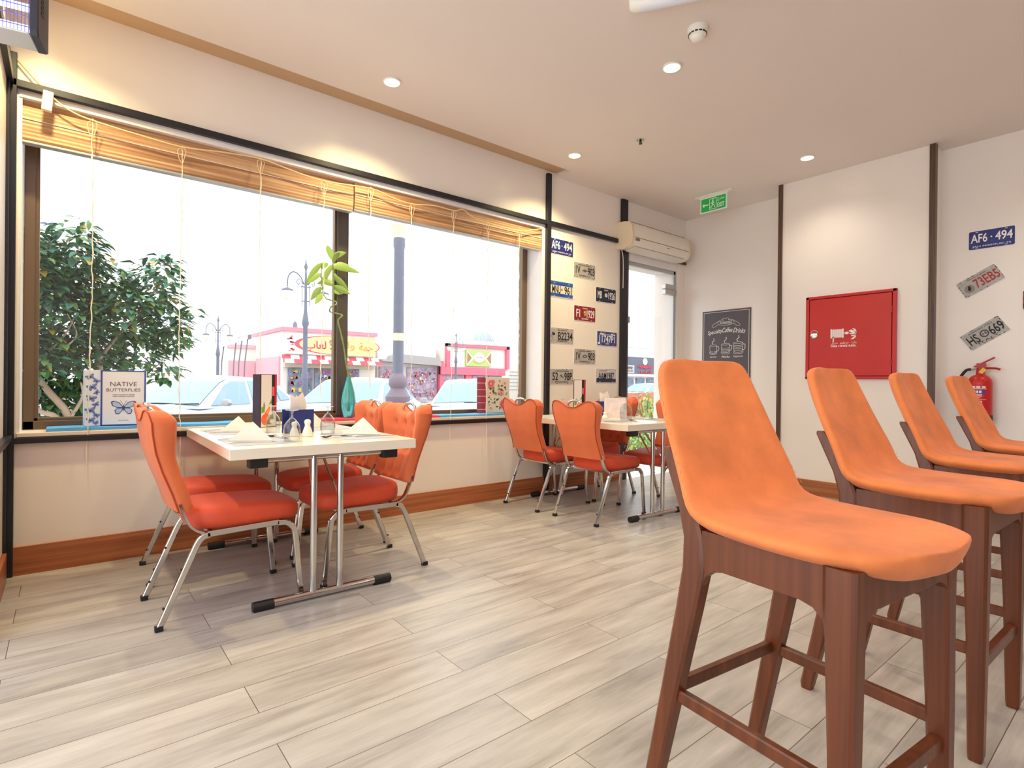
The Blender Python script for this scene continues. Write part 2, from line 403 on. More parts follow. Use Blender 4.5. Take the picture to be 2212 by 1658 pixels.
r = empty('smoke_detector', (2.77, 1.765, ZC)); tag(r, 'white round smoke detector with a yellow paint mark on the ceiling', 'smoke detector')
MB().lathe([(0, 0), (.055, 0), (.056, -.012), (.052, -.03), (.0, -.03)], n=28).build('base', M['plastic'], r)
MB().lathe([(0, -.028), (.050, -.03), (.047, -.045), (.036, -.052), (.034, -.066), (.022, -.074), (0, -.076)], n=28).build('sensor_head', M['plastic'], r)
vb = MB()
for k in range(14):
    a = 2*PI*k/14
    vb.at(Matrix.Rotation(a, 4, 'Z')).box(.0475, .0505, -.008, .008, -.043, -.036)
vb.build('vent_slot', M['ink'], r, smooth=0)
MB().at(Matrix.Rotation(-.5, 4, 'Z')).box(.03, .058, -.02, .02, -.004, .0).build('paint_mark', mat('yellow_paint', (238, 214, 40), .6), r, smooth=0)

r = empty('sprinkler_head', (3.685, 2.87, ZC)); tag(r, 'small chrome sprinkler head recessed in the ceiling', 'sprinkler')
MB().lathe([(0, 0), (.032, 0), (.032, -.004), (.02, -.005), (.0, -.004)], n=20).build('escutcheon', M['chrome'], r)
MB().lathe([(0, -.004), (.008, -.004), (.008, -.02), (.0, -.02)], n=10).box(-.012, -.009, -.002, .002, -.03, -.004).box(.009, .012, -.002, .002, -.03, -.004).lathe([(0, -.03), (.015, -.03), (.015, -.033), (0, -.033)], n=12).build('deflector', mat('dark_metal', (60, 56, 54), .3, .8), r)

r = empty('batten_light', (2.325, 1.865, ZC-.001), math.radians(-58)); tag(r, 'white batten light fitting at the top edge of the ceiling view', 'ceiling light')
e0 = MB()
ring = lambda x, k: [(x, .045*k*math.cos(t), -.04*k*math.sin(t)*1.3) for t in [PI*i/10 for i in range(11)]]
e0.loft([ring(-.02, .75), ring(0, 1), ring(1.16, 1), ring(1.18, .75)]).build('housing', M['plastic'], r)
MB().loft([[(x, .03*math.cos(t), -.035-.022*math.sin(t)) for t in [PI*i/8 for i in range(9)]] for x in (.04, 1.12)]).build('diffuser', mat('frosted_diffuser', (226, 228, 236), .3), r)

r = empty('exit_sign', (5.31, 3.17, ZC), 0); tag(r, 'green illuminated exit sign with arrow hanging from the ceiling', 'exit sign')
MB().box(-.03, .03, -.21, .21, -.012, 0).build('ceiling_plate', M['plastic'], r, smooth=0, bevel=.003)
MB().box(-.012, .012, -.17, .17, -.022, -.012).build('bracket', M['plastic'], r, smooth=0)
MB().box(-.004, .004, -.155, .155, -.185, -.02).build('acrylic_plate', mat('clear_acrylic', (225, 240, 230), .1), r, smooth=0)
sg = MB().box(-.006, -.0045, -.14, .14, -.172, -.035).build('sign_face', mat('sign_green', (14, 128, 52), .4, emit=.35), r, smooth=0)
tb = MB().at(frame((0, -1, 0), (0, 0, 1), (-1, 0, 0), (-.0065, 0, -.104)))
text_into(tb, 'EXIT', .086, -.028, .078, .045, bold=.02)
text_into(tb, '\uFE9D\uFEAE\uFEA8\uFEE3', .086, .032, .078, .045)
tb.add([(-.13, 0, 0), (-.105, .022, 0), (-.105, .006, 0), (-.055, .006, 0), (-.055, -.006, 0), (-.105, -.006, 0), (-.105, -.022, 0)], [(0, 1, 2, 3, 4, 5, 6)])
for q in ((-.045, .038, -.058, -.052), (-.045, .038, .052, .058), (-.045, -.039, -.058, .058), (.032, .038, -.058, .058)): tb.box(q[0], q[1], q[2], q[3], 0, .0006)
tb.prism(ellipse(.008, .008, 10, -.004, .036), 0, .0006)
for a, b_ in (((-.004, .026), (-.006, -.004)), ((-.006, -.004), (.012, -.02)), ((.012, -.02), (.016, -.044)), ((-.006, -.004), (-.018, -.03)), ((-.004, .02), (-.024, .004)), ((-.004, .02), (.014, .008)), ((-.018, -.03), (-.034, -.04))):
    tb.tube([(a[0], a[1], .0005), (b_[0], b_[1], .0005)], .0045, 6)
tb.build('lettering', M['whiteink'], sg, smooth=0)

# ---------------------------------------------------------------- air conditioner
r = empty('air_conditioner', (5.17, W, 2.66)); tag(r, 'white wall mounted air conditioner above the glass door', 'air conditioner')
prof = [(0, -.14), (-.10, -.15), (-.19, -.125), (-.218, -.085), (-.222, -.01), (-.205, .085), (-.17, .125), (-.10, .14), (0, .14)]
MB().loft([[(x, y*k, z*k) for y, z in prof] for x, k in ((-.525, .985), (-.50, 1), (.50, 1), (.525, .985))]).build('casing', mat('ac_white', (240, 232, 222), .35), r, smooth=35)
MB().loft([[(x, y*1.012, z*1.012) for y, z in prof] for x in (-.535, -.505)]).build('end_cap', mat('ac_cream', (232, 216, 186), .4), r, smooth=35)
MB().loft([[(x, y*1.012, z*1.012) for y, z in prof] for x in (.505, .535)]).build('end_cap', mat('ac_cream', (232, 216, 186), .4), r, smooth=35)
fb = MB()
for k in range(4): fb.box(-.49+k*.25, -.26+k*.25, -.171, -.165, .122, .130)
fb.box(-.50, .50, -.224, -.219, -.045, -.041).build('seam', mat('ac_gap', (120, 108, 98), .7), r, smooth=0)
MB().at(Matrix.Translation((0, -.118, -.143)) @ Matrix.Rotation(math.radians(-13), 4, 'X')).box(-.46, .46, -.075, .05, -.012, -.004).build('louvre', mat('ac_louvre', (222, 214, 204), .4), r, smooth=0, bevel=.003)
MB().at(frame((1, 0, 0), (0, 0, 1), (0, -1, 0), (-.45, -.223, -.065))).prism(rrect(.07, .026, .012), 0, .002).build('display_window', mat('grey_badge', (120, 116, 116), .3), r)
tb = MB().at(frame((1, 0, 0), (0, 0, 1), (0, -1, 0), (.0, -.2225, -.063))); text_into(tb, 'RITE', .1, -.006, .045, .012, shear=.3, bold=.03)
tb.build('maker_mark', mat('grey_ink', (90, 88, 88), .5), r, smooth=0)
tag(MB().tube(smooth_path([(4.618, 3.905, 2.56), (4.66, 3.90, 2.53), (4.69, 3.89, 2.51), (4.71, 3.885, 2.40), (4.712, 3.885, 2.1)], 5), .004, 6).build('power_cable', M['plastic']), 'thin white cable hanging down from the air conditioner end', 'cable')

# ---------------------------------------------------------------- bamboo roller shades, cords, draped rope
def shade(x0, x1, zt, zb, y, label):
    r = empty('bamboo_shade', (x0, y, zt)); tag(r, label, 'window shade')
    Lx = x1-x0; n = 22; H = zt-zb
    rings = []
    for sgn, rng in ((1, range(n+1)), (-1, range(n, -1, -1))):
        pass
    prof = []
    for i in range(n+1):
        z = -H*i/n; prof.append((-.028-.012*math.sin(PI*i/n*.9)-(.0022 if i % 2 else 0), z))
    for i in range(n, -1, -1): prof.append((.02, -H*i/n))
    MB().loft([[(x, a, z) for a, z in prof] for x in (0, Lx)]).build('folded_slats', M['blind'], r, smooth=20)
    MB().box(.0, Lx, -.045, .02, -H*.52, -H*.52+.004).build('binding_cord', M['cord'], r, smooth=0)
    MB().box(.0, Lx, -.03, .022, -H-.014, -H+.002).build('bottom_rail', M['aluminium'], r, smooth=0, bevel=.003)
    return r
shade(-.200, 1.66, 2.56, 2.335, 3.985, 'left folded bamboo shade at the top of the window')
shade(1.665, 3.545, 2.56, 2.345, 3.972, 'right folded bamboo shade at the top of the window')
wb_ = MB()
cords = [(.104, 2.505, .57, 1), (.541, 2.475, .52, 1), (.995, 2.525, .74, 0), (1.42, 2.478, .93, 0), (1.775, 2.51, 1.0, 0), (2.126, 2.465, .95, 0), (2.52, 2.495, .56, 0), (2.885, 2.46, .40, 1), (3.243, 2.455, .95, 0)]
for i, (x, zt, zb, lp) in enumerate(cords):
    r = empty('blind_cord', (x, 3.90, zt)); tag(r, ['leftmost knotted pale cord hanging in front of the window beside the tree', 'knotted cord hanging behind the near left chair', 'cord hanging above the standing menu card', 'cord hanging over the table just left of the mullion', 'first cord to the right of the window mullion', 'cord just right of the big lamp post outside', 'cord falling across the white car at right', 'cord falling in front of the floral book box', 'rightmost short cord by the right window jamb'][i], 'cord', 'cords hanging from the bamboo shades')
    pts = []; n = int((zt-zb)/.03)
    for k in range(n+1):
        t = k/n; pts.append((random.uniform(-.0035, .0035)+.012*t*math.sin(i*2.1+t*5), random.uniform(-.003, .003), -(zt-zb)*t))
    MB().tube(pts, .0030, 5, scale=[random.choice((.8, 1, 1.1, 1.5)) for _ in pts]).build('strand', M['cord'], r)
    lb = MB().tube(smooth_path([(0, -.004, 0), (-.022, -.006, -.02), (-.02, -.006, -.06), (0, -.004, -.10), (.012, -.006, -.06), (.02, -.008, -.02), (.004, -.004, 0)], 5), .0022, 5)
    lb.lathe([(0, -.012), (.006, -.006), (.006, .006), (0, .012)], (0, -.002, 0), 8)
    lb.build('loop_knot', M['twine'], r)
sp = [(-.236, 3.895, 2.752), (-.102, 3.893, 2.604), (-.004, 3.893, 2.530), (.104, 3.893, 2.503), (.30, 3.893, 2.487), (.541, 3.893, 2.476), (.76, 3.893, 2.505), (.995, 3.893, 2.524), (1.2, 3.893, 2.497), (1.42, 3.893, 2.479), (1.775, 3.893, 2.508), (1.95, 3.893, 2.478), (2.126, 3.893, 2.466), (2.33, 3.893, 2.497), (2.52, 3.893, 2.496), (2.61, 3.893, 2.522), (2.72, 3.893, 2.478), (2.885, 3.893, 2.460), (3.243, 3.893, 2.457), (3.40, 3.893, 2.497), (3.543, 3.893, 2.535)]
tag(MB().tube(smooth_path(sp, 4), .005, 6).build('draped_rope', M['twine']), 'thin rope draped in shallow loops along the bamboo shades', 'rope')
tag(MB().at(Matrix.Translation((-.088, 3.888, 2.56)) @ Matrix.Rotation(.08, 4, 'Y')).box(-.022, .022, -.032, .0, -.075, .03).build('adapter_box', mat('cream_plastic', (238, 226, 196), .4), smooth=0, bevel=.004), 'small cream box hanging on the rope at the top left corner', 'adapter box')

# ---------------------------------------------------------------- insect killer lamp (top left)
kx, ky, kz = -.060, 2.66, 2.245
T4 = Matrix.Translation((kx, ky, kz)) @ Matrix.Rotation(math.radians(-11), 4, 'Z')
r = empty('insect_killer', M4=T4); tag(r, 'black and silver insect killer lamp with glowing tubes and grid at top left', 'insect killer')
MB().loft([[(x, y, z) for y, z in ((-.13, .015), (-.12, -.004), (-.02, -.012), (0, 0), (.0, .36), (-.02, .38), (-.12, .38), (-.13, .36))] for x in (-.026, 0)]).build('end_cap', mat('charcoal_plastic', (44, 42, 52), .45), r, smooth=0, bevel=.004)
MB().loft([[(x, y, z) for y, z in ((-.13, .015), (-.12, -.004), (-.02, -.012), (0, 0), (.0, .36), (-.02, .38), (-.12, .38), (-.13, .36))] for x in (-.50, -.44)]).build('end_cap', mat('charcoal_plastic', (44, 42, 52), .45), r, smooth=0, bevel=.004)
MB().box(-.44, -.026, -.122, -.0, .0, .008).build('collection_tray', mat('silver_tray', (206, 204, 202), .35, .4), r, smooth=0, bevel=.008)
MB().box(-.44, -.026, -.12, -.005, .35, .38).build('top_cover', mat('silver_tray', (206, 204, 202), .35, .4), r, smooth=0)
for z in (.045, .12, .195, .27): MB().at(Matrix.Translation((0, -.06, z))).tube([(-.44, 0, 0), (-.026, 0, 0)], .013, 12).build('uv_tube', mat('uv_glow', (170, 190, 255), .5, emit=3.2, emit_rgb=(150, 170, 255)), r)
gb = MB()
for k in range(43): gb.box(-.438+k*.0097, -.4362+k*.0097, -.118, -.116, .008, .35)
for k in range(10): gb.box(-.44, -.026, -.1185, -.1155, .025+k*.035, .0272+k*.035)
gb.build('wire_grid', mat('grid_wire', (120, 110, 190), .4, .5), r, smooth=0)
vb = MB()
for k in range(14): vb.box(-.0005, .0015, -.10, -.07, .09+k*.018, .1+k*.018)
vb.build('vent_slot', M['ink'], r, smooth=0)
MB().tube([(-.1, -.06, .38), (-.1, -.06, ZC-kz)], .002, 5).tube([(-.4, -.06, .38), (-.4, -.06, ZC-kz)], .002, 5).build('hanging_chain', M['brushed'], r)

# ---------------------------------------------------------------- licence plates
def plate(T4, w_, h_, ground, letters, chars, label, sub=None, top=None, emblem=None, band=None, border=None, cx=0, extra=None):
    o = MB().prism(rrect(w_+.012, h_+.012, .012), .0, .0015).build('number_plate', mat('plate_white_edge', (240, 238, 236), .5))
    o.matrix_world = T4; tag(o, label, 'number plate')
    MB().prism(rrect(w_, h_, .010), .0015, .003).build('face', ground, o)
    wear = mat('plate_rust', (58, 42, 44), .7); wv = MB(); rnd = random.Random(label)
    for k in range(16):
        e_ = rnd.choice((0, 1, 2, 3)); q = rnd.uniform(-.5, .5); s_ = rnd.uniform(.004, .012)
        x, y = ((q*w_*.95, h_/2-.004), (q*w_*.95, -h_/2+.004), (w_/2-.004, q*h_*.9), (-w_/2+.004, q*h_*.9))[e_]
        wv.prism(ellipse(s_ if e_ < 2 else .003, .003 if e_ < 2 else s_*.7, 7, x, y), .003, .0033)
    wv.build('rust_wear', wear if border is None else border, o, smooth=0)
    if band:
        bb = MB()
        for y0, y1 in band[1]: bb.box(-w_/2+.004, w_/2-.004, y0, y1, .003, .0034)
        bb.build('colour_band', band[0], o, smooth=0)
    t = MB()
    for (s, x, y, ww, hh) in chars: text_into(t, s, x, y, ww, hh, z=.0034, depth=.0008, bold=.015)
    t.build('characters', letters, o, smooth=0)
    if top or sub:
        t = MB()
        if top: text_into(t, top[0], top[2] if len(top) > 3 else 0, h_/2-.021, top[1], .013, z=.0034, depth=.0006)
        if sub: text_into(t, sub[0], 0, -h_/2+.020, sub[1], .016, z=.0034, depth=.0006)
        t.build('small_lettering', (top[3] if top and len(top) > 3 else None) or (extra if extra else letters), o, smooth=0)
    if emblem: emblem(o)
    bl = MB()
    for sx in (-1, 1):
        for sy in (-1, 1): bl.prism(rrect(.018, .006, .003, 2, sx*w_*.32, sy*(h_/2-.010)), .0031, .0036)
    bl.build('bolt_slot', mat('slot_grey', (200, 196, 190), .6), o, smooth=0)  # bolt slots in one flat pale grey
    return o
PB = mat('plate_blue', (34, 42, 120), .4, noise=.25, nscale=18); PG = mat('plate_silver', (176, 172, 168), .45, noise=.12, nscale=22)
PN = mat('plate_navy', (24, 36, 70), .4, noise=.1, nscale=18); PR = mat('plate_maroon', (140, 24, 44), .4, noise=.12, nscale=18)
PBB = mat('plate_bright_blue', (44, 84, 178), .4, noise=.15, nscale=18); PW = mat('plate_cream', (222, 216, 196), .45, noise=.05, nscale=18); PM = mat('plate_mid_blue', (52, 70, 150), .4, noise=.12, nscale=18)
red_ink = mat('red_ink', (170, 44, 40), .6)
def emb_cross(o):
    b = MB().use(mat('emblem_brown', (120, 90, 84), .5)).prism([(-.034, -.006), (-.014, -.006), (-.012, -.013), (.012, -.013), (.014, -.006), (.034, -.006), (.038, .006), (.014, .006), (.012, .013), (-.012, .013), (-.014, .006), (-.038, .006)], .0036, .005); b.build('emblem', None, o, smooth=0)
def emb_round(o):
    b = MB().use(M['whiteink']).prism(ellipse(.021, .021, 20), .0036, .0046).use(mat('emblem_sky', (90, 140, 210), .5))
    b.add([(0, 0, .0048), (.013, 0, .0048), (.009, .009, .0048), (0, .013, .0048)], [(0, 1, 2, 3)]).add([(0, 0, .0048), (-.013, 0, .0048), (-.009, -.009, .0048), (0, -.013, .0048)], [(0, 1, 2, 3)]); b.build('emblem', None, o, smooth=0)
def emb_shield(o):
    b = MB().use(mat('emblem_yellow', (232, 196, 60), .5)).prism([(-.016, .026), (.016, .026), (.018, .004), (.012, -.014), (0, -.026), (-.012, -.014), (-.018, .004)], .0036, .0046)
    b.use(M['ink']).add([(-.003, -.016, .0048), (.004, -.014, .0048), (.001, -.004, .0048), (.008, .0, .0048), (.007, .004, .0048), (.002, .004, .0048), (.006, .013, .0048), (.0, .014, .0048), (-.004, .006, .0048), (-.009, .008, .0048), (-.006, -.002, .0048)], [tuple(range(11))]); b.build('emblem', None, o, smooth=0)
def emb_oval(o):
    b = MB().use(mat('emblem_blue', (30, 48, 140), .4)).prism(ellipse(.034, .014), .0036, .0046).use(M['whiteink']); text_into(b, 'Ford', 0, 0, .042, .014, z=.0047, shear=.4, depth=.0005); b.build('emblem', None, o, smooth=0)
def emb_windmill(o):
    b = MB().use(mat('emblem_grey', (80, 74, 72), .5)).tube([(-.022, .014, .004), (.026, -.012, .004)], .003, 5).tube([(-.01, .026, .004), (-.004, -.012, .004)], .0016, 5).tube([(-.03, .004, .004), (.004, .012, .004)], .0016, 5); b.build('emblem', None, o, smooth=0)
def emb_disc(o):
    b = MB().use(mat('emblem_ring', (60, 54, 58), .4)).prism(ellipse(.031, .031, 24), .0036, .0044).use(PG).prism(ellipse(.021, .021, 20), .0044, .0048).use(mat('emblem_red', (150, 40, 44), .5)).box(-.015, -.003, -.003, .003, .0048, .0052).box(-.011, -.007, -.014, .014, .0048, .0052).use(mat('emblem_blue', (30, 48, 140), .4)).prism(ellipse(.006, .012, 12, .009, 0), .0048, .0052); b.build('emblem', None, o, smooth=0)
def emb_flag(o):
    b = MB().use(M['ink']).box(-.138, -.136, -.045, .03, .0036, .004).use(mat('flag_blue', (26, 36, 84), .5)).add([(-.136, .03, .004), (-.10, .022, .004), (-.102, -.002, .004), (-.136, .004, .004)], [(0, 1, 2, 3)]); b.build('emblem', None, o, smooth=0)
def emb_mount(o):
    b = MB().use(M['whiteink']).add([(-.12, .048, .004), (-.10, .058, .004), (-.085, .05, .004), (-.07, .062, .004), (-.05, .046, .004), (.05, .046, .004), (.075, .06, .004), (.10, .048, .004), (.125, .056, .004), (.13, .04, .004), (-.12, .04, .004)], [tuple(range(11))]).use(mat('emblem_orange', (200, 120, 70), .5)).prism(ellipse(.012, .009, 12, -.04, .058), .004, .005).use(mat('sticker_maroon', (130, 50, 60), .5)).box(.10, .145, -.066, -.045, .0036, .0042).use(M['whiteink']).box(-.145, -.115, -.062, -.04, .0036, .0042); b.build('emblem', None, o, smooth=0)
def emb_range(o):
    b = MB().use(PN).add([(-.155, -.07, .0035), (-.155, -.03, .0035), (-.12, -.022, .0035), (-.09, -.035, .0035), (-.05, -.018, .0035), (0, -.034, .0035), (.05, -.026, .0035), (.1, -.036, .0035), (.155, -.03, .0035), (.155, -.07, .0035)], [tuple(range(10))]); b.build('emblem', None, o, smooth=0)
def emb_star(o):
    b = MB().use(M['ink']).prism([(-.008, -.01), (.002, -.004), (.008, -.012), (.006, .0), (.009, .012), (-.009, .012), (-.006, .002)], .0036, .0042); b.build('emblem', None, o, smooth=0)
def emb_seal(o):
    b = MB().use(mat('seal_grey', (140, 136, 132), .6)).prism(ellipse(.034, .034, 24, -.085, -.015), .0034, .0038).use(M['ink']).prism([(-.09, -.035), (-.075, -.02), (-.07, .0), (-.082, .01), (-.09, -.002), (-.098, -.02)], .0038, .0043); b.build('emblem', None, o, smooth=0)
pw, ph = .312, .148
P = lambda x, z: on_window_wall(x, z, W-.001)
plate(P(3.808, 2.402), pw, ph, PB, M['whiteink'], [('AF6', -.083, .014, .115, .080), ('494', .083, .014, .115, .078), ('·', 0, .014, .012, .012)], 'dark blue plate reading AF6 494 at the top of the panel beside the window', sub=('JAN MISSOURI 75', .26))
plate(P(4.139, 2.215), pw, ph, PG, M['ink'], [('1V', -.10, 0, .065, .078), ('903', .095, 0, .10, .078)], 'silver plate 1V 903 with a brown cross shaped emblem, near the panel top', sub=('AMERICA', .17), top=('SUNSHINE AMERICA', .20), emblem=emb_cross)
plate(P(3.813, 1.980), pw, ph, PW, M['ink'], [('MNU', -.075, 0, .115, .078), ('961', .085, 0, .10, .078)], 'blue and cream plate reading MNU 961', sub=('Explore', .09), top=('Minnesota', .13), band=(PBB, [(.040, .080), (-.070, -.038)]), emblem=emb_star)
plate(P(4.472, 1.998), pw, ph, PN, M['whiteink'], [('MB', -.10, 0, .065, .078), ('1926', .090, 0, .105, .078)], 'navy plate reading MB 1926 with a round emblem', top=('GERMANY', .06), emblem=emb_round)
plate(P(4.148, 1.774), pw, ph, PR, M['whiteink'], [('F1', -.10, 0, .055, .080), ('1929', .085, 0, .115, .080)], 'maroon plate reading F1 1929 with a yellow shield', sub=('ONCE STRADALE', .10), top=('FERRARI', .07), emblem=emb_shield)
plate(P(3.826, 1.527), pw, ph, PG, M['ink'], [('B2234', .042, -.004, .20, .080)], 'silver plate reading ALASKA B2234 with a small flag', sub=('THE GREAT LAND', .14), top=('ALASKA', .13), emblem=emb_flag)
plate(P(4.497, 1.536), pw, ph, PM, M['whiteink'], [('11747P1', 0, -.004, .25, .078)], 'mid blue plate reading 11747P1', sub=('TRUCK', .06), emblem=emb_mount)
plate(P(4.155, 1.334), pw, ph, PG, M['ink'], [('1V', -.10, 0, .065, .078), ('903', .095, 0, .10, .078)], 'silver plate 1V 903 with a blue oval emblem', sub=('AMERICA', .17), top=('SUNSHINE AMERICA', .20), emblem=emb_oval)
plate(P(3.825, 1.122), pw, ph, PG, M['ink'], [('52', -.09, 0, .075, .078), ('98P', .090, 0, .11, .078)], 'silver plate reading 52 98P ENGLAND, lowest on the left of the panel', sub=('ENGLAND', .18), top=('SUNSHINE ENGLAND', .20), emblem=emb_windmill)
plate(P(4.488, 1.140), pw, ph, mat('plate_pale', (200, 200, 204), .45, noise=.08, nscale=18), M['ink'], [('AAM1987', 0, -.002, .25, .072)], 'pale plate reading WASHINGTON AAM1987, lowest on the right of the panel', top=('WASHINGTON', .13, -.05, red_ink), emblem=emb_range)
Q = lambda y, z, a=0: on_back_wall(y, z, XR-.001, math.radians(a))
plate(Q(.999, 2.266), .285, .148, PB, M['whiteink'], [('AF6', -.077, .014, .105, .072), ('494', .077, .014, .105, .072), ('·', 0, .014, .012, .012)], 'dark blue plate AF6 494 on the wall above the fire extinguisher', sub=('JAN MISSOURI 75', .24))
plate(Q(1.067, 1.926, 30), .282, .142, PG, red_ink, [('73EB5', .045, -.004, .17, .078)], 'tilted silver plate with red characters 73EB5', top=('Georgia', .13, 0, M['ink']), emblem=emb_seal)
plate(Q(1.035, 1.497, 34), .286, .142, PG, M['ink'], [('HS', -.085, -.004, .075, .078), ('669', .085, -.004, .10, .078)], 'tilted silver plate HS 669 ITALY just above the fire extinguisher', sub=('ITALY', .15), top=('SUNSHINE ITALY', .18), emblem=emb_disc)
plate(Q(.655, 1.742), .30, .148, PR, M['whiteink'], [('F1', -.10, 0, .055, .080), ('1929', .085, 0, .115, .080)], 'maroon plate cut off by the right edge of the photo', emblem=emb_shield)

# ---------------------------------------------------------------- coffee poster
pz1, pz0 = 1.928, 1.03; py = 3.369
r = empty('coffee_poster', M4=on_back_wall(py, (pz0+pz1)/2, XB-.002)); tag(r, 'dark chalkboard style poster of specialty coffee drinks on the white wall', 'poster')
pwid, phei = .60, pz1-pz0
MB().box(-pwid/2, pwid/2, -phei/2, phei/2, 0, .006).build('sheet', mat('chalk_slate', (86, 80, 86), .5, noise=.06, nscale=8), r, smooth=0)
b = MB(); e_ = .018; w2, h2 = pwid/2-e_, phei/2-e_
for q in ((-w2, w2, h2-.004, h2), (-w2, w2, -h2, -h2+.004), (-w2, -w2+.004, -h2, h2), (w2-.004, w2, -h2, h2)): b.box(q[0], q[1], q[2], q[3], .006, .0066)
b.build('border_line', M['whiteink'], r, smooth=0)
b = MB()
def line(pts, rr=.0016, k=5): b.tube(smooth_path([(x, y, .0066) for x, y in pts], k), rr, 5)
ty = phei/2
text_into(b, 'Specialty', -.135, ty-.255, .19, .062, z=.006, shear=.35, rot=.12)
text_into(b, 'Coffee', .02, ty-.235, .125, .055, z=.006, shear=.35)
text_into(b, 'Drinks', .165, ty-.25, .145, .055, z=.006, shear=.35, rot=-.12)
text_into(b, 'The Artisanal Grade', 0, ty-.150, .15, .024, z=.006, shear=.3)
line([(-.10, ty-.125), (-.05, ty-.135), (0, ty-.138), (.05, ty-.135), (.10, ty-.125)]); line([(-.10, ty-.165), (-.05, ty-.175), (0, ty-.178), (.05, ty-.175), (.10, ty-.165)])
for s_ in (-1, 1):
    line([(s_*.10, ty-.125), (s_*.10, ty-.165)], k=1); line([(s_*.10, ty-.135), (s_*.14, ty-.150), (s_*.175, ty-.185), (s_*.145, ty-.195), (s_*.105, ty-.168)])
    line([(0, ty-.105), (s_*.02, ty-.095), (s_*.04, ty-.105), (s_*.03, ty-.12), (s_*.055, ty-.115), (s_*.085, ty-.12)])
for i, (cx, nm, bands) in enumerate(((-.155, 'Espresso', 1), (.0, 'Mocha', 3), (.155, 'Cappuccino', 4))):
    k = .85+.1*i; by = ty-.50; hw = .052*k; hh = .105*k
    line([(cx-hw, by+hh), (cx-hw*.98, by+hh*.5), (cx-hw*.72, by+.006), (cx+hw*.72, by+.006), (cx+hw*.98, by+hh*.5), (cx+hw, by+hh)], .0022)
    b.loft([[(x, y, .006) for x, y in ellipse(hw, .012, 20, cx, by+hh)], [(x, y, .0068) for x, y in ellipse(hw, .012, 20, cx, by+hh)], [(x, y, .0068) for x, y in ellipse(hw*.93, .009, 20, cx, by+hh)]], caps=False)
    line([(cx+hw, by+hh*.85), (cx+hw+.026, by+hh*.8), (cx+hw+.022, by+hh*.35), (cx+hw*.85, by+hh*.25)], .003)
    line([(cx-hw*1.1, by+.012), (cx-hw*.9, by-.008), (cx, by-.014), (cx+hw*.9, by-.008), (cx+hw*1.1, by+.012)], .002)
    for q in range(bands): line([(cx-hw*.9, by+hh*(.25+.17*q)), (cx, by+hh*(.22+.17*q)-.003), (cx+hw*.9, by+hh*(.25+.17*q))], .0018)
    line([(cx-.005, by+hh+.02), (cx-.015, by+hh+.04), (cx+.01, by+hh+.06), (cx+.004, by+hh+.085)], .004)
    text_into(b, nm, cx, by-.045, .085+.015*i, .026, z=.006, shear=.35)
b.build('chalk_drawing', M['whiteink'], r, smooth=0)

# ---------------------------------------------------------------- fire hose cabinet
r = empty('fire_hose_cabinet', M4=on_back_wall(1.957, 1.515, XM)); tag(r, 'red fire hose reel cabinet set in the cream wall', 'fire cabinet')
cw, chh = .375, .395
fb = MB()
for q in ((-cw, cw, chh-.026, chh), (-cw, cw, -chh, -chh+.026), (-cw, -cw+.03, -chh, chh), (cw-.03, cw, -chh, chh)): fb.box(q[0], q[1], q[2], q[3], 0, .028)
fb.build('frame', M['red'], r, smooth=0, bevel=.004)
dr = MB().box(-cw+.034, cw-.036, -chh+.030, chh-.030, .004, .024).build('door', M['red'], r, smooth=0, bevel=.002)
MB().box(-cw+.02, cw-.02, -chh+.02, chh-.02, .0, .006).build('shadow_gap', mat('cabinet_gap', (70, 8, 10), .7), r, smooth=0)
for z in (.215, -.245): MB().at(Matrix.Translation((cw-.034, z, .027)) @ Matrix.Rotation(PI/2, 4, 'X')).tube([(0, 0, -.028), (0, 0, .028)], .008, 10).build('hinge', M['redd'], r)
lk = MB().lathe([(0, .0), (.030, 0), (.032, .003), (.030, .006), (.022, .007), (.020, .004), (0, .004)], (0, 0, 0), 24).build('lock', M['chrome'], dr, loc=(-cw+.078, .022, .024))
MB().box(-.018, .018, -.004, .004, .006, .011).build('latch', M['chrome'], lk, smooth=0, bevel=.002)
b = MB().tube([(-cw+.078+.030*1.25*math.cos(t), .024+.032*1.5*math.sin(t), .0245) for t in [PI*(.15+.7*i/10) for i in range(11)]], .0018, 5)
for k in range(7): b.prism(rrect(.0135, .088 if k in (0, 6) else .080, .006, 3, -.145+k*.0165, .030), .024, .0252)
b.box(-.132, -.122, -.052, .0, .024, .0252)
b.prism(ellipse(.018, .012, 16, -.014, .030), .024, .0252).box(-.04, -.028, .026, .034, .024, .0252)
for pts in ([(.0, .048), (.02, .058), (.048, .05), (.058, .022), (.03, .03), (.0, .048)], [(.03, .072), (.056, .064), (.066, .044), (.066, .03), (.05, .05)], [(.004, .03), (.02, .016), (.064, .02), (.064, .028), (.03, .026)], [(.02, .008), (.064, .012), (.05, .0), (.03, -.002)], [(.018, -.03), (.04, -.03), (.062, -.012), (.062, .004), (.044, -.008)]):
    b.prism(pts, .024, .0252)
b.build('pictogram', M['whiteink'], dr, smooth=0)
b = MB()
text_into(b, 'FIRE HOSE REEL', -.04, -.088, .215, .018, z=.024, depth=.001, bold=.02)
text_into(b, '\uFED6\uFEF3\uFEAE\uFEA3  \uFEE1\uFEEE\uFEC3\uFEAE\uFEA7  \uFE93\uFEAE\uFEDC\uFE91', -.04, -.062, .215, .028, z=.024, depth=.001)
b.build('printed_sign', M['whiteink'], dr, smooth=0)

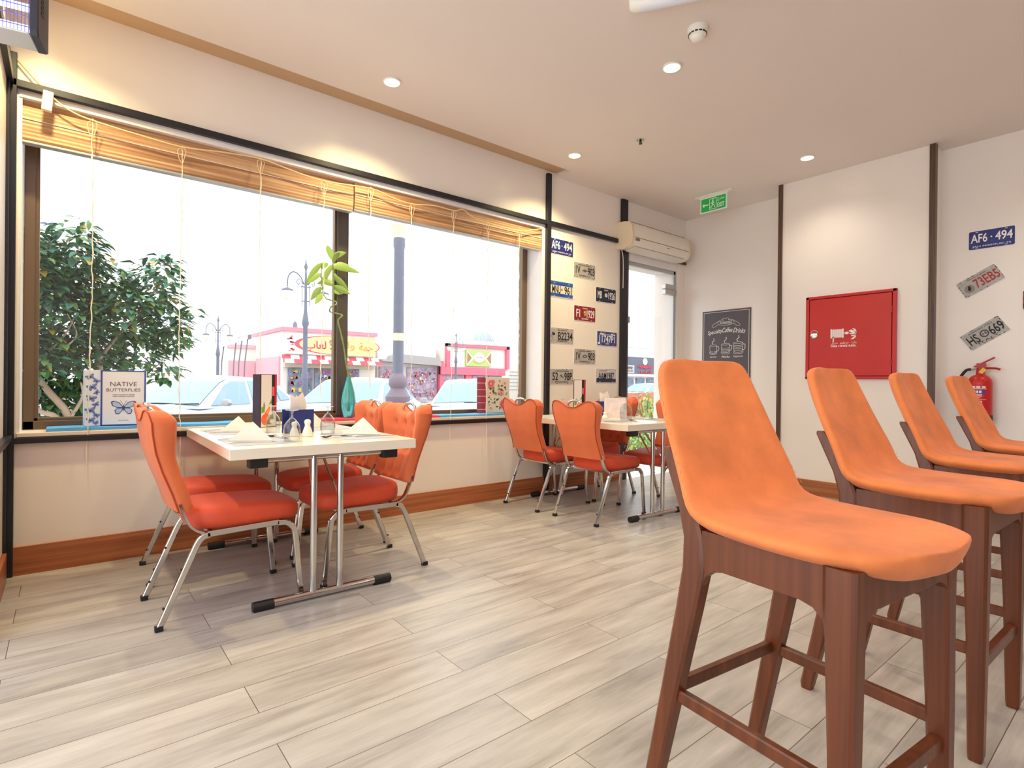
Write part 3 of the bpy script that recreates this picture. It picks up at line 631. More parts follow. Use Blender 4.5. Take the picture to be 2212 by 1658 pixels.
# ---------------------------------------------------------------- fire extinguisher
ex, ey = 5.722, 1.045
r = empty('fire_extinguisher', (ex, ey, .76)); tag(r, 'red fire extinguisher with black hose hung on the wall', 'fire extinguisher')
MB().lathe([(0, .05), (.078, .05), (.080, .06), (.080, .33), (.074, .36), (.055, .385), (.026, .40), (.024, .425), (0, .425)], n=28).build('cylinder', M['red'], r)
MB().lathe([(0, 0), (.076, 0), (.082, .006), (.083, .05), (.082, .075), (0, .075)], n=28).build('base_cup', mat('black_plastic', (30, 30, 38), .4), r)
MB().lathe([(0, .42), (.022, .42), (.022, .455), (.0, .455)], n=14).box(-.012, .012, -.038, .02, .44, .49).build('valve', M['redd'], r, smooth=30)
MB().at(Matrix.Translation((0, .035, .455)) @ Matrix.Rotation(math.radians(-30), 4, 'X')).box(-.010, .010, -.15, .0, .0, .012).build('squeeze_lever', M['redd'], r, smooth=0, bevel=.004)
MB().tube(smooth_path([(0, -.02, .45), (0, -.06, .45), (0, -.10, .447), (0, -.125, .438)], 4), .008, 8).build('carry_handle', M['redd'], r)
MB().at(Matrix.Translation((-.03, -.025, .435)) @ Matrix.Rotation(.6, 4, 'X')).box(-.003, .003, -.014, .014, -.03, .015).build('seal_tag', mat('yellow_tag', (230, 190, 60), .5), r, smooth=0)
MB().tube([(-.005, .018, .445), (-.005, .055, .442)], .008, 8).build('hose_fitting', M['brushed'], r)
MB().tube(smooth_path([(-.005, .055, .442), (-.005, .09, .43), (-.005, .13, .36), (-.005, .138, .28), (-.005, .125, .20), (-.005, .10, .13), (-.005, .093, .10)], 6), .011, 10).build('hose', M['rubber'], r)
MB().tube([(-.005, .093, .10), (-.005, .091, .03)], .010, 8).build('nozzle', mat('black_plastic', (30, 30, 38), .4), r)
def cyl_patch(mb, a0, a1, z0, z1, rr=.0806, n=8):
    mb.grid(lambda u, v: (-rr*math.cos(math.radians(a0+(a1-a0)*u)), -rr*math.sin(math.radians(a0+(a1-a0)*u)), z0+(z1-z0)*v), n, 1)
lb = MB(); lb.use(mat('label_red', (200, 30, 40), .4)); cyl_patch(lb, -62, 60, .10, .325)
lb.use(M['whiteink'])
cyl_patch(lb, -62, -45, .125, .33, .0812)
for k, (a0, a1, z0, z1) in enumerate(((-38, 40, .283, .287), (-30, -10, .292, .305), (-5, 12, .292, .305), (20, 36, .292, .305), (-38, 20, .238, .241), (-34, -12, .225, .23), (-6, 20, .225, .23), (-30, 10, .212, .216), (-38, 40, .198, .2), (-34, -20, .175, .188), (-14, 0, .175, .188), (6, 20, .175, .188), (-34, -6, .165, .168), (-34, -6, .155, .158), (-34, -6, .145, .148), (-34, -6, .135, .138), (2, 22, .160, .166), (2, 22, .148, .154), (2, 22, .134, .140), (-38, 34, .112, .114))): cyl_patch(lb, a0, a1, z0, z1, .0812)
lb.use(mat('label_blue', (60, 70, 160), .4)); cyl_patch(lb, -38, 34, .246, .276, .0810)
lb.use(M['whiteink'])
for k, (a0, a1) in enumerate(((-32, -22), (-18, -8), (-4, 4), (8, 18))): cyl_patch(lb, a0, a1, .252, .270, .0813)
lb.build('instruction_label', None, r)
MB().box(.0, .08, -.02, .02, .36, .42).build('wall_bracket', M['redd'], r, smooth=0)
tag(MB().box(1.615, 1.69, W-.012, W+.001, .40, .475).build('wall_socket', mat('grey_socket', (150, 142, 132), .5), smooth=0, bevel=.003), 'grey electric socket low on the wall under the window', 'wall socket')
# ================================================================ bar stools
def stool_path():
    # (v forward, z) along the shell's centre line, with half widths
    raw = [(-.276, 1.120, .126), (-.274, 1.112, .156), (-.270, 1.096, .178), (-.256, 1.052, .196), (-.222, .968, .210), (-.184, .885, .220), (-.150, .816, .230), (-.124, .776, .234),
           (-.098, .757, .240), (-.05, .751, .243), (.02, .748, .246), (.09, .747, .246), (.15, .747, .243), (.198, .747, .233), (.235, .746, .214), (.264, .745, .186), (.286, .744, .148), (.300, .743, .098), (.306, .742, .03)]
    return raw
def make_stool():
    r = empty('bar_stool')
    raw = stool_path(); n = len(raw); rings = []; K = 28
    for i, (v, z, hw) in enumerate(raw):
        a = raw[max(i-1, 0)]; b = raw[min(i+1, n-1)]
        t = Vector((0, b[0]-a[0], b[1]-a[1])).normalized(); nm = Vector((0, -t.z, t.y))  # points to sitter side
        th = .026 if 0 < i < n-3 else (.018 if i in (0, n-3) else (.016 if i == n-2 else .008))
        back = 1 if v < -.14 else 0
        ring = []
        for k in range(K):
            a_ = 2*PI*k/K; c_, s_ = math.cos(a_), math.sin(a_)
            u = hw*math.copysign(abs(c_)**.55, c_); q = math.copysign(abs(s_)**.8, s_)
            lift = (.030 if back else .014)*(u/max(hw, .05))**2*(1 if i > 0 else .6)
            under = (.018*(1-(u/max(hw, .05))**2) if (q < 0 and not back) else 0)
            p = Vector((u, v, z))+nm*(q*th-th+lift-under)
            ring.append(tuple(p))
        rings.append(ring)
    o = MB().loft(rings).build('seat_shell', M['suede'], r, smooth=60, subsurf=1)
    sb = MB()   # stitched seam round the underside edge of the back
    for sgn in (-1, 1):
        pts = []
        for i, (v, z, hw) in enumerate(raw[1:8]):
            a = raw[i]; b = raw[i+2]; t = Vector((0, b[0]-a[0], b[1]-a[1])).normalized(); nm = Vector((0, -t.z, t.y))
            pts.append(tuple(Vector((sgn*(hw+.0005), v, z))+nm*(.006)))
        pts = smooth_path(pts, 7)
        for k in range(0, len(pts)-1, 2): sb.tube([pts[k], tuple(Vector(pts[k]).lerp(Vector(pts[k+1]), .55))], .0012, 4)
    sb.build('stitching', mat('pale_thread', (240, 150, 96), .8), r, smooth=0)
    def leg(path, name='leg', parent=r):
        """path entries: u, v, z, half-thickness in u, half-thickness in v"""
        rings = []
        for (u, v, z, a, b_) in path:
            k = .72
            rings.append([(u+x, v+y, z) for x, y in ((a, b_*k), (a*k, b_), (-a*k, b_), (-a, b_*k), (-a, -b_*k), (-a*k, -b_), (a*k, -b_), (a, -b_*k))])
        return MB().loft(rings).build(name, M['stoolwood'], parent, smooth=30)
    for s_ in (-1, 1):
        leg([(s_*.216, .213, 0, .015, .015), (s_*.214, .214, .02, .018, .018), (s_*.208, .212, .35, .021, .023), (s_*.203, .208, .58, .023, .028), (s_*.202, .206, .64, .023, .031), (s_*.202, .206, .716, .023, .031)])
        leg([(s_*.220, -.245, 0, .014, .016), (s_*.219, -.243, .02, .017, .020), (s_*.212, -.185, .30, .019, .024), (s_*.206, -.140, .52, .020, .028), (s_*.203, -.122, .62, .021, .030), (s_*.200, -.124, .69, .021, .028), (s_*.197, -.148, .76, .019, .024), (s_*.192, -.185, .83, .018, .021), (s_*.188, -.215, .885, .016, .018), (s_*.188, -.221, .895, .012, .012)])
        # side apron with rounded brackets at both ends
        z1 = .716; z0 = .632
        pts = [(-.10, z1), (.18, z1), (.18, .585), (.172, .612), (.155, .628), (.13, z0+.002), (-.045, z0+.002), (-.07, .628), (-.088, .612), (-.10, .585)]
        MB().loft([[(s_*.206-.011, v, z) for v, z in pts], [(s_*.206+.011, v, z) for v, z in pts]]).build('side_apron', M['stoolwood'], r, smooth=0, bevel=.002)
        MB().sqtube([(s_*.211, -.172, .306), (s_*.210, .205, .306)], .015, .010, upv=(0, 0, 1)).build('side_stretcher', M['stoolwood'], r, smooth=0)
    pts = [(-.19, .714), (.19, .714), (.19, .600), (.172, .622), (.14, .634), (-.14, .634), (-.172, .622), (-.19, .600)]
    MB().loft([[(u, .212, z) for u, z in pts], [(u, .234, z) for u, z in pts]]).build('front_apron', M['stoolwood'], r, smooth=0, bevel=.002)
    MB().loft([[(u, -.128, z) for u, z in pts], [(u, -.106, z) for u, z in pts]]).build('rear_apron', M['stoolwood'], r, smooth=0, bevel=.002)
    MB().sqtube([(-.205, .212, .262), (.205, .212, .262)], .019, .012, upv=(0, 0, 1)).build('footrest', M['stoolwood'], r, smooth=0)
    MB().sqtube([(-.205, -.186, .312), (.205, -.186, .312)], .015, .010, upv=(0, 0, 1)).build('rear_stretcher', M['stoolwood'], r, smooth=0)
    return r
stool = make_stool()
spots = [(1.340, .575, -6.5, 'nearest orange suede bar stool, filling the right foreground'), (2.222, .570, -2, 'second orange suede bar stool from the camera, in front of the fire cabinet'),
         (3.113, .575, -1, 'third orange suede bar stool from the camera, left of the fire extinguisher'), (3.985, .555, -1, 'farthest orange suede bar stool, overlapping the fire extinguisher')]
for i, (x, y, a, lab) in enumerate(spots):
    o = stool if i == 0 else copy_tree(stool)
    o.location = (x, y, 0); o.rotation_euler = (0, 0, PI+math.radians(a)); tag(o, lab, 'bar stool', 'orange bar stools in a row')

# ================================================================ banquet chairs (local +x = forward)
def make_chair():
    r = empty('banquet_chair')
    # padded back: outer shell curved, wings at both sides, buttoned front
    ztop = lambda u: .868+.050*(1-math.cos(PI*min(1, max(0, (abs(u)-.08)/.62))))/2-(.050*((abs(u)-.80)/.20)**2 if abs(u) > .80 else 0)
    hw = lambda q: .196+.0*q+(-.010*math.sin(PI*min(1, q/.75)))+.034*max(0, (q-.35)/.65)**1.2
    def rear_x(z):  # rear face profile
        P = [(.475, .066), (.56, .040), (.65, .006), (.74, -.022), (.82, -.036), (.87, -.040), (.93, -.044)]
        for (a, b), (c, d) in zip(P, P[1:]):
            if z <= c: return b+(d-b)*(z-a)/(c-a)
        return P[-1][1]
    def thick(z): 
        P = [(.475, .066), (.60, .064), (.72, .060), (.80, .070), (.87, .078), (.93, .070)]
        for (a, b), (c, d) in zip(P, P[1:]):
            if z <= c: return b+(d-b)*(z-a)/(c-a)
        return P[-1][1]
    btn = [(-.5, .80), (0, .80), (.5, .80), (-.5, .66), (0, .66), (.5, .66), (-.5, .53), (0, .53), (.5, .53)]
    NU, NV = 36, 30
    def front(a, b):
        u = -1+2*a; z = .482+b*(ztop(u)-.482); q = (z-.482)/.43
        wing = .030*max(0, (abs(u)-.55)/.45)**1.6*max(0, min(1, (q-.05)*1.4)) - .022*(1-abs(u)**2)*min(1, q*2)
        edge = min(1, (1-abs(u))/.10, b/.05 if b < .05 else 1, (1-b)/.07); edge = max(0, edge)
        pad = .026*(1-(1-edge)**2)
        chan = -.012*sum(math.exp(-((u-c)/.055)**2) for c in (-.5, 0, .5))*edge
        dim = -.022*sum(math.exp(-(((u-bu)*.2)**2+(z-bz)**2)/.019**2) for bu, bz in btn if abs(bu) < .9)
        x = rear_x(z)+thick(z)-.018+wing+pad+chan+dim
        return (x, u*hw(q), z)
    def rear(a, b):
        u = 1-2*a; z = .482+b*(ztop(u)-.482); q = (z-.482)/.43
        x = rear_x(z)+.012*max(0, (abs(u)-.6)/.4)**2-.006*(1-u*u)
        return (x, u*hw(q)*1.0, z)
    def bounded(fn, flip=False): return [[fn(i/NU, j/NV) for i in range(NU+1)] for j in range(NV+1)]
    F, R_ = bounded(front), bounded(rear)
    rings = []
    for j in range(NV+1): rings.append(F[j]+[tuple((Vector(F[j][-1])+Vector(R_[j][0]))/2+Vector((0, .004, 0)))]+R_[j]+[tuple((Vector(F[j][0])+Vector(R_[j][-1]))/2+Vector((0, -.004, 0)))])
    b = MB(); b.loft(rings, True, False)
    m_ = len(rings[0])
    # close the top and bottom with strips between the front and rear rows
    for row in (0, NV):
        o_ = row*m_; fs = []
        for i in range(NU):
            pass
        # front i pairs with rear index (NU-i)
        fs = []
        for i in range(NU):
            fi, fj = o_+i, o_+i+1; ri, rj = o_+NU+2+(NU-i), o_+NU+2+(NU-i-1)
            fs.append((fi, fj, rj, ri))
        fs.append((o_+NU, o_+NU+1, o_+NU+2)); fs.append((o_+0, o_+2*NU+2, o_+2*NU+3))
        b.f += fs; b.m += [0]*len(fs)
    back = b.build('backrest', M['vinyl'], r, smooth=70)
    pp = []
    for k in range(61):
        t = k/60
        if t < .35: q = t/.35; pp.append(rear(0, q))
        elif t < .65: q = (t-.35)/.3; pp.append(rear(q, 1))
        else: q = 1-(t-.65)/.35; pp.append(rear(1, q))
    MB().tube([(x-.003, y*1.0, z+.002) for x, y, z in pp], .0035, 6).build('piping', M['piping'], back)
    bb = MB()
    for bu, bz in btn:
        q = (bz-.482)/.43; u = bu; v = (bz-.482)/(ztop(u)-.482); x, y, z = front((u+1)/2, v)
        bb.at(Matrix.Translation((x+.004, y, z)) @ Matrix.Rotation(-.3, 4, 'Y')).lathe([(0, -.006), (.012, -.004), (.012, .001), (.008, .005), (0, .006)], n=10, axis='x')
    bb.build('button', M['vinyl'], back)
    MB().tube(smooth_path([(-.008, -.075, .885), (-.010, -.062, .905), (-.012, -.035, .918), (-.013, 0, .922), (-.012, .035, .918), (-.010, .062, .905), (-.008, .075, .885)], 4), .0085, 10).build('handle', M['chrome'], r)
    # seat
    rings = []
    for z, g in ((.388, .955), (.394, .985), (.42, 1.0), (.445, .995), (.462, .97), (.472, .90), (.478, .75), (.480, .45), (.480, .05)):
        ring = []
        for k in range(48):
            a_ = 2*PI*k/48; c_, s_ = math.cos(a_), math.sin(a_)
            x = .365+.243*g*math.copysign(abs(c_)**.48, c_); y = (.206+.014*c_)*g*math.copysign(abs(s_)**.48, s_)
            t = (x-.12)/.5
            zz = z+(.018*(1-t)-.010*t)*((z-.388)/.09)
            ring.append((x, y, zz))
        rings.append(ring)
    seat = MB().loft(rings).build('seat', mat('shaded_velvet', (208, 72, 38), .6, noise=.10, nscale=5, bump=.08, bscale=200, sheen=.15), r, smooth=60)  # same velvet as the back, with the seat's shade put into a redder colour
    for s_ in (-1, 1):
        y0 = s_*.213
        def bar(pts, name, parent=r, a=.0125, b_=.010): return MB().sqtube(smooth_path(pts, 5), a, b_, upv=(0, 1, 0)).build(name, M['chrome'], parent, smooth=35)
        bar([(.475, y0, .378), (.515, y0, .374), (.545, y0, .350), (.558, y0, .315), (.575, y0, .15), (.590, y0, .012)], 'leg', a=.010, b_=.0125)
        lg = bar([(.19, y0, .372), (.165, y0, .366), (.145, y0, .345), (.118, y0, .285), (.055, y0, .135), (.004, y0, .012)], 'leg', a=.010, b_=.0125)
        for x in (.590, .002):
            MB().box(x-.015, x+.015, y0-.0145, y0+.0145, 0, .022).build('foot_cap', M['rubber'], r, smooth=0, bevel=.003)
        MB().lathe([(0, -.004), (.005, -.003), (.005, .003), (0, .004)], (.020, y0-s_*.012, .085), 8, 'y').lathe([(0, -.004), (.005, -.003), (.005, .003), (0, .004)], (.085, y0-s_*.012, .235), 8, 'y').build('stacking_stud', M['rubber'], r)
        MB().sqtube([(.18, y0, .375), (.48, y0, .381)], .010, .0125, upv=(0, 1, 0)).build('side_rail', M['chrome'], r, smooth=35)
        bar([(.205, s_*.188, .376), (.165, s_*.188, .380), (.128, s_*.188, .404), (.108, s_*.188, .435), (.092, s_*.188, .475), (.078, s_*.186, .515)], 'back_support', a=.015, b_=.006)
    MB().sqtube([(.20, -.213, .374), (.20, .213, .374)], .010, .010, upv=(0, 0, 1)).build('cross_rail', M['chrome'], r, smooth=0)
    MB().sqtube([(.50, -.213, .378), (.50, .213, .378)], .010, .010, upv=(0, 0, 1)).build('cross_rail', M['chrome'], r, smooth=0)
    return r
chair = make_chair()
cs = [(.298, 2.905, 0, 'orange banquet chair at the near left corner of the nearer table', 0), (.335, 3.50, 0, 'orange banquet chair on the window side left of the nearer table', 0),
      (1.603, 2.965, 180, 'orange buttoned banquet chair at the near right of the nearer table', 0), (1.640, 3.505, 180, 'orange buttoned banquet chair on the window side right of the nearer table', 0),
      (3.020, 2.935, 0, 'orange banquet chair with its back to us at the near left of the far table', 1), (2.985, 3.535, 0, 'orange banquet chair with its back to us beside the baseboard at the far table', 1),
      (4.330, 2.90, 180, 'orange banquet chair right of the far table, mostly hidden by the nearest bar stool', 1), (4.25, 3.56, 180, 'orange banquet chair beyond the far table in front of the glass door', 1)]
for i, (x, y, a, lab, g) in enumerate(cs):
    o = chair if i == 0 else copy_tree(chair)
    o.location = (x, y, 0); o.rotation_euler = (0, 0, math.radians(a+(1.5, -1, 1, -2, 2, -1, 1, 2)[i]))
    tag(o, lab, 'chair', 'banquet chairs at the nearer table' if g == 0 else 'banquet chairs at the far table')

# ================================================================ folding tables
def make_table():
    r = empty('dining_table')
    MB().box(-.447, .447, -.64, .64, .702, .750).build('table_top', M['tabletop'], r, smooth=0, bevel=.002)
    for s_ in (-1, 1):
        y = s_*.575
        p = MB().tube([(-.325, y, .024), (.325, y, .024)], .019, 14).build('foot_bar', M['chrome'], r)
        for q in (-1, 1): MB().tube([(q*.335, y, .022), (q*.245, y, .022)], .0225, 12).box(min(q*.245, q*.33), max(q*.245, q*.33), y-.012, y+.012, 0, .02).build('end_cap', M['rubber'], p)
        MB().tube([(-.30, y, .685), (.30, y, .685)], .013, 12).build('top_bar', M['chrome'], r)
        for q in (-1, 1):
            MB().tube([(q*.065, y, .030), (q*.065, y, .69)], .016, 14).build('leg', M['chrome'], r)
            MB().box(min(q*.28, q*.36), max(q*.28, q*.36), y-.028, y+.028, .655, .703).build('corner_block', M['rubber'], r, smooth=0, bevel=.004)
            MB().tube([(q*.065, y, .46), (q*.03, y-s_*.20, .70)], .007, 8).build('brace', M['chrome'], r)
    return r
tbl = make_table(); tbl.location = (1.008, 3.222, 0); tbl.rotation_euler = (0, 0, math.radians(-1.3)); tag(tbl, 'pale wooden folding table with chrome legs, nearer of the two and set for four', 'table', 'folding dining tables')
t2 = copy_tree(tbl); t2.location = (3.672, 3.222, 0); t2.rotation_euler = (0, 0, math.radians(-1.0)); tag(t2, 'pale wooden folding table with chrome legs, farther one beside the number plates', 'table', 'folding dining tables')
TZ = .7503

# ================================================================ things on the tables
def placemat(x, y, a, label, rx=1):
    o = MB().prism(rrect(.285, .40, .004, 2), 0, .0012).build('placemat', M['placemat'], smooth=0); o.location = (x, y, TZ); o.rotation_euler = (0, 0, math.radians(a))
    return tag(o, label, 'placemat', 'grey placemats')
def napkin(x, y, a, label, h=.092, w2=.105):
    o = MB(); t = .012
    # stiff triangular fold standing like a tent
    fr = [(-w2, 0, 0), (w2, 0, 0), (0, .028, h)]; 
    o.add([(-w2, 0, 0), (w2, 0, 0), (0, .034, h), (-w2*.75, .062, 0), (w2*.75, .062, 0), (0, .030, h-.002)], [(0, 1, 2), (3, 5, 4), (0, 2, 5, 3), (1, 4, 5, 2)])
    o.add([(-w2*.98, -.006, .0005), (w2*.98, -.006, .0005), (w2*.94, -.002, .012), (-w2*.94, -.002, .012)], [(0, 1, 2, 3)])
    o.add([(-.012, .031, h-.02), (0, .0335, h-.0), (.03, .022, .0), (-.01, .010, 0)], [(0, 1, 2, 3)])
    o = o.build('napkin', M['napkin'], smooth=0)
    md = o.modifiers.new('paper_thickness', 'SOLIDIFY'); md.thickness = .0012; md.offset = 0
    o.location = (x, y, TZ+.0022); o.rotation_euler = (0, 0, math.radians(a))
    return tag(o, label, 'napkin', 'folded white napkins on the tables')
def cutlery(kind, x, y, a, label, z=.0014, shade=False):
    b = MB(); m = M['steel'] if not shade else mat('shaded_steel', (120, 116, 112), .25, 1)  # shaded copy of the steel: dark reflection put into its colour
    if kind == 'knife':
        b.loft([[(xx, w_, h_), (xx, -w_, h_), (xx, -w_, 0), (xx, w_, 0)] for xx, w_, h_ in ((-.115, .006, .004), (-.10, .008, .006), (-.02, .006, .005), (-.005, .0075, .003), (.07, .010, .002), (.105, .004, .0015))])
    else:
        b.loft([[(xx, w_, z0+h_), (xx, -w_, z0+h_), (xx, -w_, z0), (xx, w_, z0)] for xx, w_, h_, z0 in ((-.10, .006, .0025, .002), (-.09, .008, .0025, .002), (-.02, .0035, .003, .006), (.035, .003, .003, .011), (.045, .006, .003, .009))])
        if kind == 'spoon':
            b.grid(lambda u, v: ((.074+.034*math.cos(2*PI*u)*v), .021*math.sin(2*PI*u)*v, .003+.008*v*v), 18, 5).grid(lambda u, v: ((.074+.034*math.cos(2*PI*u)*v), .021*math.sin(2*PI*u)*v, .0015+.008*v*v), 18, 5)
        else:
            b.loft([[(xx, w_, z0+.002), (xx, -w_, z0+.002), (xx, -w_, z0), (xx, w_, z0)] for xx, w_, z0 in ((.045, .006, .009), (.06, .012, .004), (.072, .012, .003))])
            for q in (-.0095, -.0035, .0035, .0095): b.loft([[(xx, q+w_, z0+.002), (xx, q-w_, z0+.002), (xx, q-w_, z0), (xx, q+w_, z0)] for xx, w_, z0 in ((.070, .0018, .003), (.095, .0015, .003), (.115, .0008, .007))])
    o = b.build(kind, m, smooth=40); o.location = (x, y, TZ+z); o.rotation_euler = (0, 0, math.radians(a))
    return tag(o, label, kind, 'cutlery on the tables')
def glass(x, y, label, h=.157, k=1.0):
    """stem glass standing upside down on its rim"""
    r = empty('wine_glass', (x, y, TZ)); tag(r, label, 'glass', 'upturned stem glasses')
    pr = [(.036, 0), (.040, .03), (.0405, .055), (.036, .080), (.024, .100), (.010, .115)]
    sc = k
    MB().grid(lambda u, v: (lambda q: (q[0]*sc*math.cos(2*PI*u), q[0]*sc*math.sin(2*PI*u), q[1]*h/.157))(interp(pr, v)), 28, 14).grid(lambda u, v: (lambda q: ((q[0]-.0018)*sc*math.cos(2*PI*u), (q[0]-.0018)*sc*math.sin(2*PI*u), q[1]*h/.157))(interp(pr, v)), 28, 14).build('bowl', M['wineglass'], r, smooth=60)
    MB().lathe([(0, .113*h/.157), (.009*sc, .113*h/.157), (.0055, .122*h/.157), (.005, .138*h/.157), (.008, .150*h/.157), (.030*sc, .154*h/.157), (.034*sc, h), (0, h-.001)], n=28).build('stem_foot', M['stemglass'], r, smooth=60)
    return r
def interp(P, t):
    s_ = t*(len(P)-1); i = min(int(s_), len(P)-2); f = s_-i; a = P[max(i-1, 0)]; b = P[i]; c = P[i+1]; d = P[min(i+2, len(P)-1)]
    return tuple(.5*(2*b[k]+(c[k]-a[k])*f+(2*a[k]-5*b[k]+4*c[k]-d[k])*f*f+(-a[k]+3*b[k]-3*c[k]+d[k])*f**3) for k in (0, 1))
def shaker(x, y, label, h=.093, k=1):
    o = MB().lathe([(0, 0), (.022*k, 0), (.026*k, .006), (.026*k, .022*h/.093), (.020*k, .042*h/.093), (.0135*k, .058*h/.093), (.014*k, .066*h/.093), (.0175*k, .076*h/.093), (.015*k, .088*h/.093), (.007*k, h), (0, h)], n=24).build('salt_shaker', M['ceramic'], smooth=60); o.location = (x, y, TZ)
    return tag(o, label, 'shaker', 'white ceramic shakers')
def napkin_box(x, y, a, label):
    r = empty('napkin_holder', (x, y, TZ), math.radians(a)); tag(r, label, 'napkin holder')
    MB().box(-.075, .075, -.045, -.038, 0, .135).box(-.075, .075, .038, .045, 0, .135).box(-.075, .075, -.045, .045, 0, .006).box(-.075, -.069, -.045, .045, 0, .05).box(.069, .075, -.045, .045, 0, .05).build('box', M['navy'], r, smooth=0, bevel=.002)
    nb = MB()
    nb.add([(-.05, .0, .02), (.05, .0, .02), (.058, .01, .17), (.03, .005, .235), (-.01, -.004, .20), (-.05, .0, .225), (-.045, 0, .13)], [(0, 1, 2, 3, 4, 5, 6)])
    nb.add([(-.05, .012, .02), (.05, .02, .02), (.05, .03, .15), (.0, .02, .215), (-.04, .016, .17)], [(0, 1, 2, 3, 4)])
    nb.add([(0, .0, .02), (.058, .01, .17), (.03, .005, .235), (.045, .03, .16), (.02, .035, .02)], [(0, 4, 3, 1), (1, 3, 2)])
    nb = nb.build('paper_napkins', M['napkin'], r, smooth=0)
    md = nb.modifiers.new('paper_thickness', 'SOLIDIFY'); md.thickness = .001
    return r
def menu_card(x, y, a, label, fold=62, flip=False):
    r = empty('menu_card', (x, y, TZ), math.radians(a)); tag(r, label, 'menu', 'standing menu cards')
    dark = mat('aubergine_cover', (50, 30, 52), .5)
    # left leaf (seen edge on) and right leaf carrying the printed panel
    def leaf(M4, name, pic):
        o = MB().box(0, .125, -.0022, .0022, 0, .34).build(name, dark, r, smooth=0); o.matrix_local = M4
        if pic:
            MB().box(.004, .121, -.0030, -.0022, .004, .336).build('page', mat('menu_page', (222, 214, 212), .5), o, smooth=0)
            b = MB(); b.use(mat('menu_black', (34, 26, 34), .4)).box(.085, .121, -.0036, -.003, .10, .336).use(mat('menu_red', (196, 30, 44), .4)).box(.108, .121, -.0040, -.0036, .10, .336)
            b.use(mat('menu_pink', (226, 90, 110), .4)).box(.088, .105, -.0042, -.0036, .20, .26)
            T_ = frame((1, 0, 0), (0, 0, 1), (0, -1, 0), (0, 0, 0)); b.at(T_)
            b.use(mat('menu_orange', (228, 92, 36), .4)).prism(ellipse(.034, .036, 18, .038, .050), .003, .0042).prism([(.03, .09), (.055, .075), (.075, .12), (.068, .135)], .003, .0044)
            b.use(mat('menu_orange_core', (240, 150, 90), .4)).prism([(.04, .096), (.056, .084), (.07, .118), (.066, .126)], .0044, .0048)
            b.use(mat('menu_green', (112, 150, 44), .4)).prism([(.008, .09), (.03, .10), (.034, .14), (.024, .165), (.018, .13), (.006, .13)], .003, .0042).prism([(.075, .05), (.10, .05), (.095, .085), (.07, .075)], .003, .0042).prism([(.01, .022), (.09, .018), (.06, .035)], .003, .0043).prism([(.06, .14), (.08, .17), (.068, .155)], .003, .0043).prism([(.07, .15), (.085, .185), (.084, .15)], .003, .0043)
            b.build('printed_picture', None, o, smooth=0)
        return o
    leaf(Matrix.Identity(4), 'leaf', True)
    leaf(Matrix.Rotation(math.radians(-fold), 4, 'Z'), 'leaf', False)
    return r
# nearer table
placemat(.735, 2.915, 0, 'grey placemat at the near left place of the nearer table'); placemat(.765, 3.52, 0, 'grey placemat at the far left place of the nearer table')
placemat(1.255, 2.895, 0, 'grey placemat at the near right place of the nearer table'); placemat(1.285, 3.54, 0, 'grey placemat at the far right place of the nearer table')
napkin(.705, 2.90, -30, 'white napkin folded to a triangle at the near left place'); napkin(.775, 3.50, -28, 'white napkin folded to a triangle at the far left place', .086, .09)
napkin(1.30, 2.945, -38, 'white napkin folded to a triangle at the near right place'); napkin(1.265, 3.55, 20, 'white napkin folded to a triangle at the far right place, behind a glass', .088, .08)
cutlery('knife', .70, 2.823, -14, 'knife lying in front of the near left napkin'); cutlery('fork', .66, 3.02, -14, 'fork half under the near left napkin')
cutlery('spoon', .862, 3.00, 100, 'spoon between the near left napkin and the upturned glass')
cutlery('knife', .735, 3.425, -14, 'knife in front of the far left napkin'); cutlery('fork', .70, 3.56, -10, 'fork behind the far left napkin')
cutlery('spoon', 1.125, 2.86, 200, 'dark spoon left of the near right napkin', shade=True); cutlery('fork', 1.245, 2.83, 160, 'fork in front of the near right napkin'); cutlery('knife', 1.32, 2.80, -8, 'knife at the right edge of the near right placemat')
glass(.868, 2.79, 'upturned stem glass nearest the camera on the nearer table'); glass(1.155, 3.075, 'upturned stem glass near the right side of the nearer table')
glass(.93, 3.33, 'upturned stem glass behind the navy napkin holder')
shaker(1.012, 2.99, 'white pear shaped shaker in front of the navy napkin holder'); shaker(.955, 3.03, 'white pear shaped shaker seen through the upturned glass', .08, .9)
napkin_box(1.045, 3.25, 32-20, 'navy napkin holder with white paper napkins on the nearer table')
menu_card(.955, 3.70, 26, 'tall menu card with oranges printed on it, on the nearer table', fold=-70)
# far table
placemat(3.45, 2.98, 0, 'grey placemat at the near left place of the far table'); placemat(3.44, 3.52, 0, 'grey placemat at the far left place of the far table')
placemat(3.93, 2.93, 0, 'grey placemat at the near right place of the far table'); placemat(3.93, 3.50, 0, 'grey placemat at the far right place of the far table')
glass(3.61, 2.93, 'upturned stem glass on the far table beside the pale tent card', .195, 1.25)
glass(3.55, 3.62, 'upturned stem glass at the back of the far table near the menu', .16)
shaker(3.664, 3.27, 'taller white shaker behind the pale tent card', .085); shaker(3.66, 3.20, 'shorter white shaker beside the pale tent card', .058, 1.0)
cutlery('spoon', 3.56, 2.80, 60, 'brassy spoon lying by the glass on the far table'); cutlery('knife', 3.42, 2.87, -20, 'knife on the near left placemat of the far table'); cutlery('fork', 3.88, 2.90, 10, 'fork on the near right placemat of the far table')
cutlery('knife', 3.43, 3.44, -10, 'knife on the far left placemat of the far table')
napkin_box(3.99, 3.50, -30, 'navy napkin holder with paper napkins at the back of the far table')
menu_card(3.775, 3.70, -20, 'tall menu card on the far table in front of the number plates', fold=-60)
r = empty('tent_card', (3.775, 3.185, TZ), math.radians(-38)); tag(r, 'pale printed tent card standing on the far table', 'tent card')
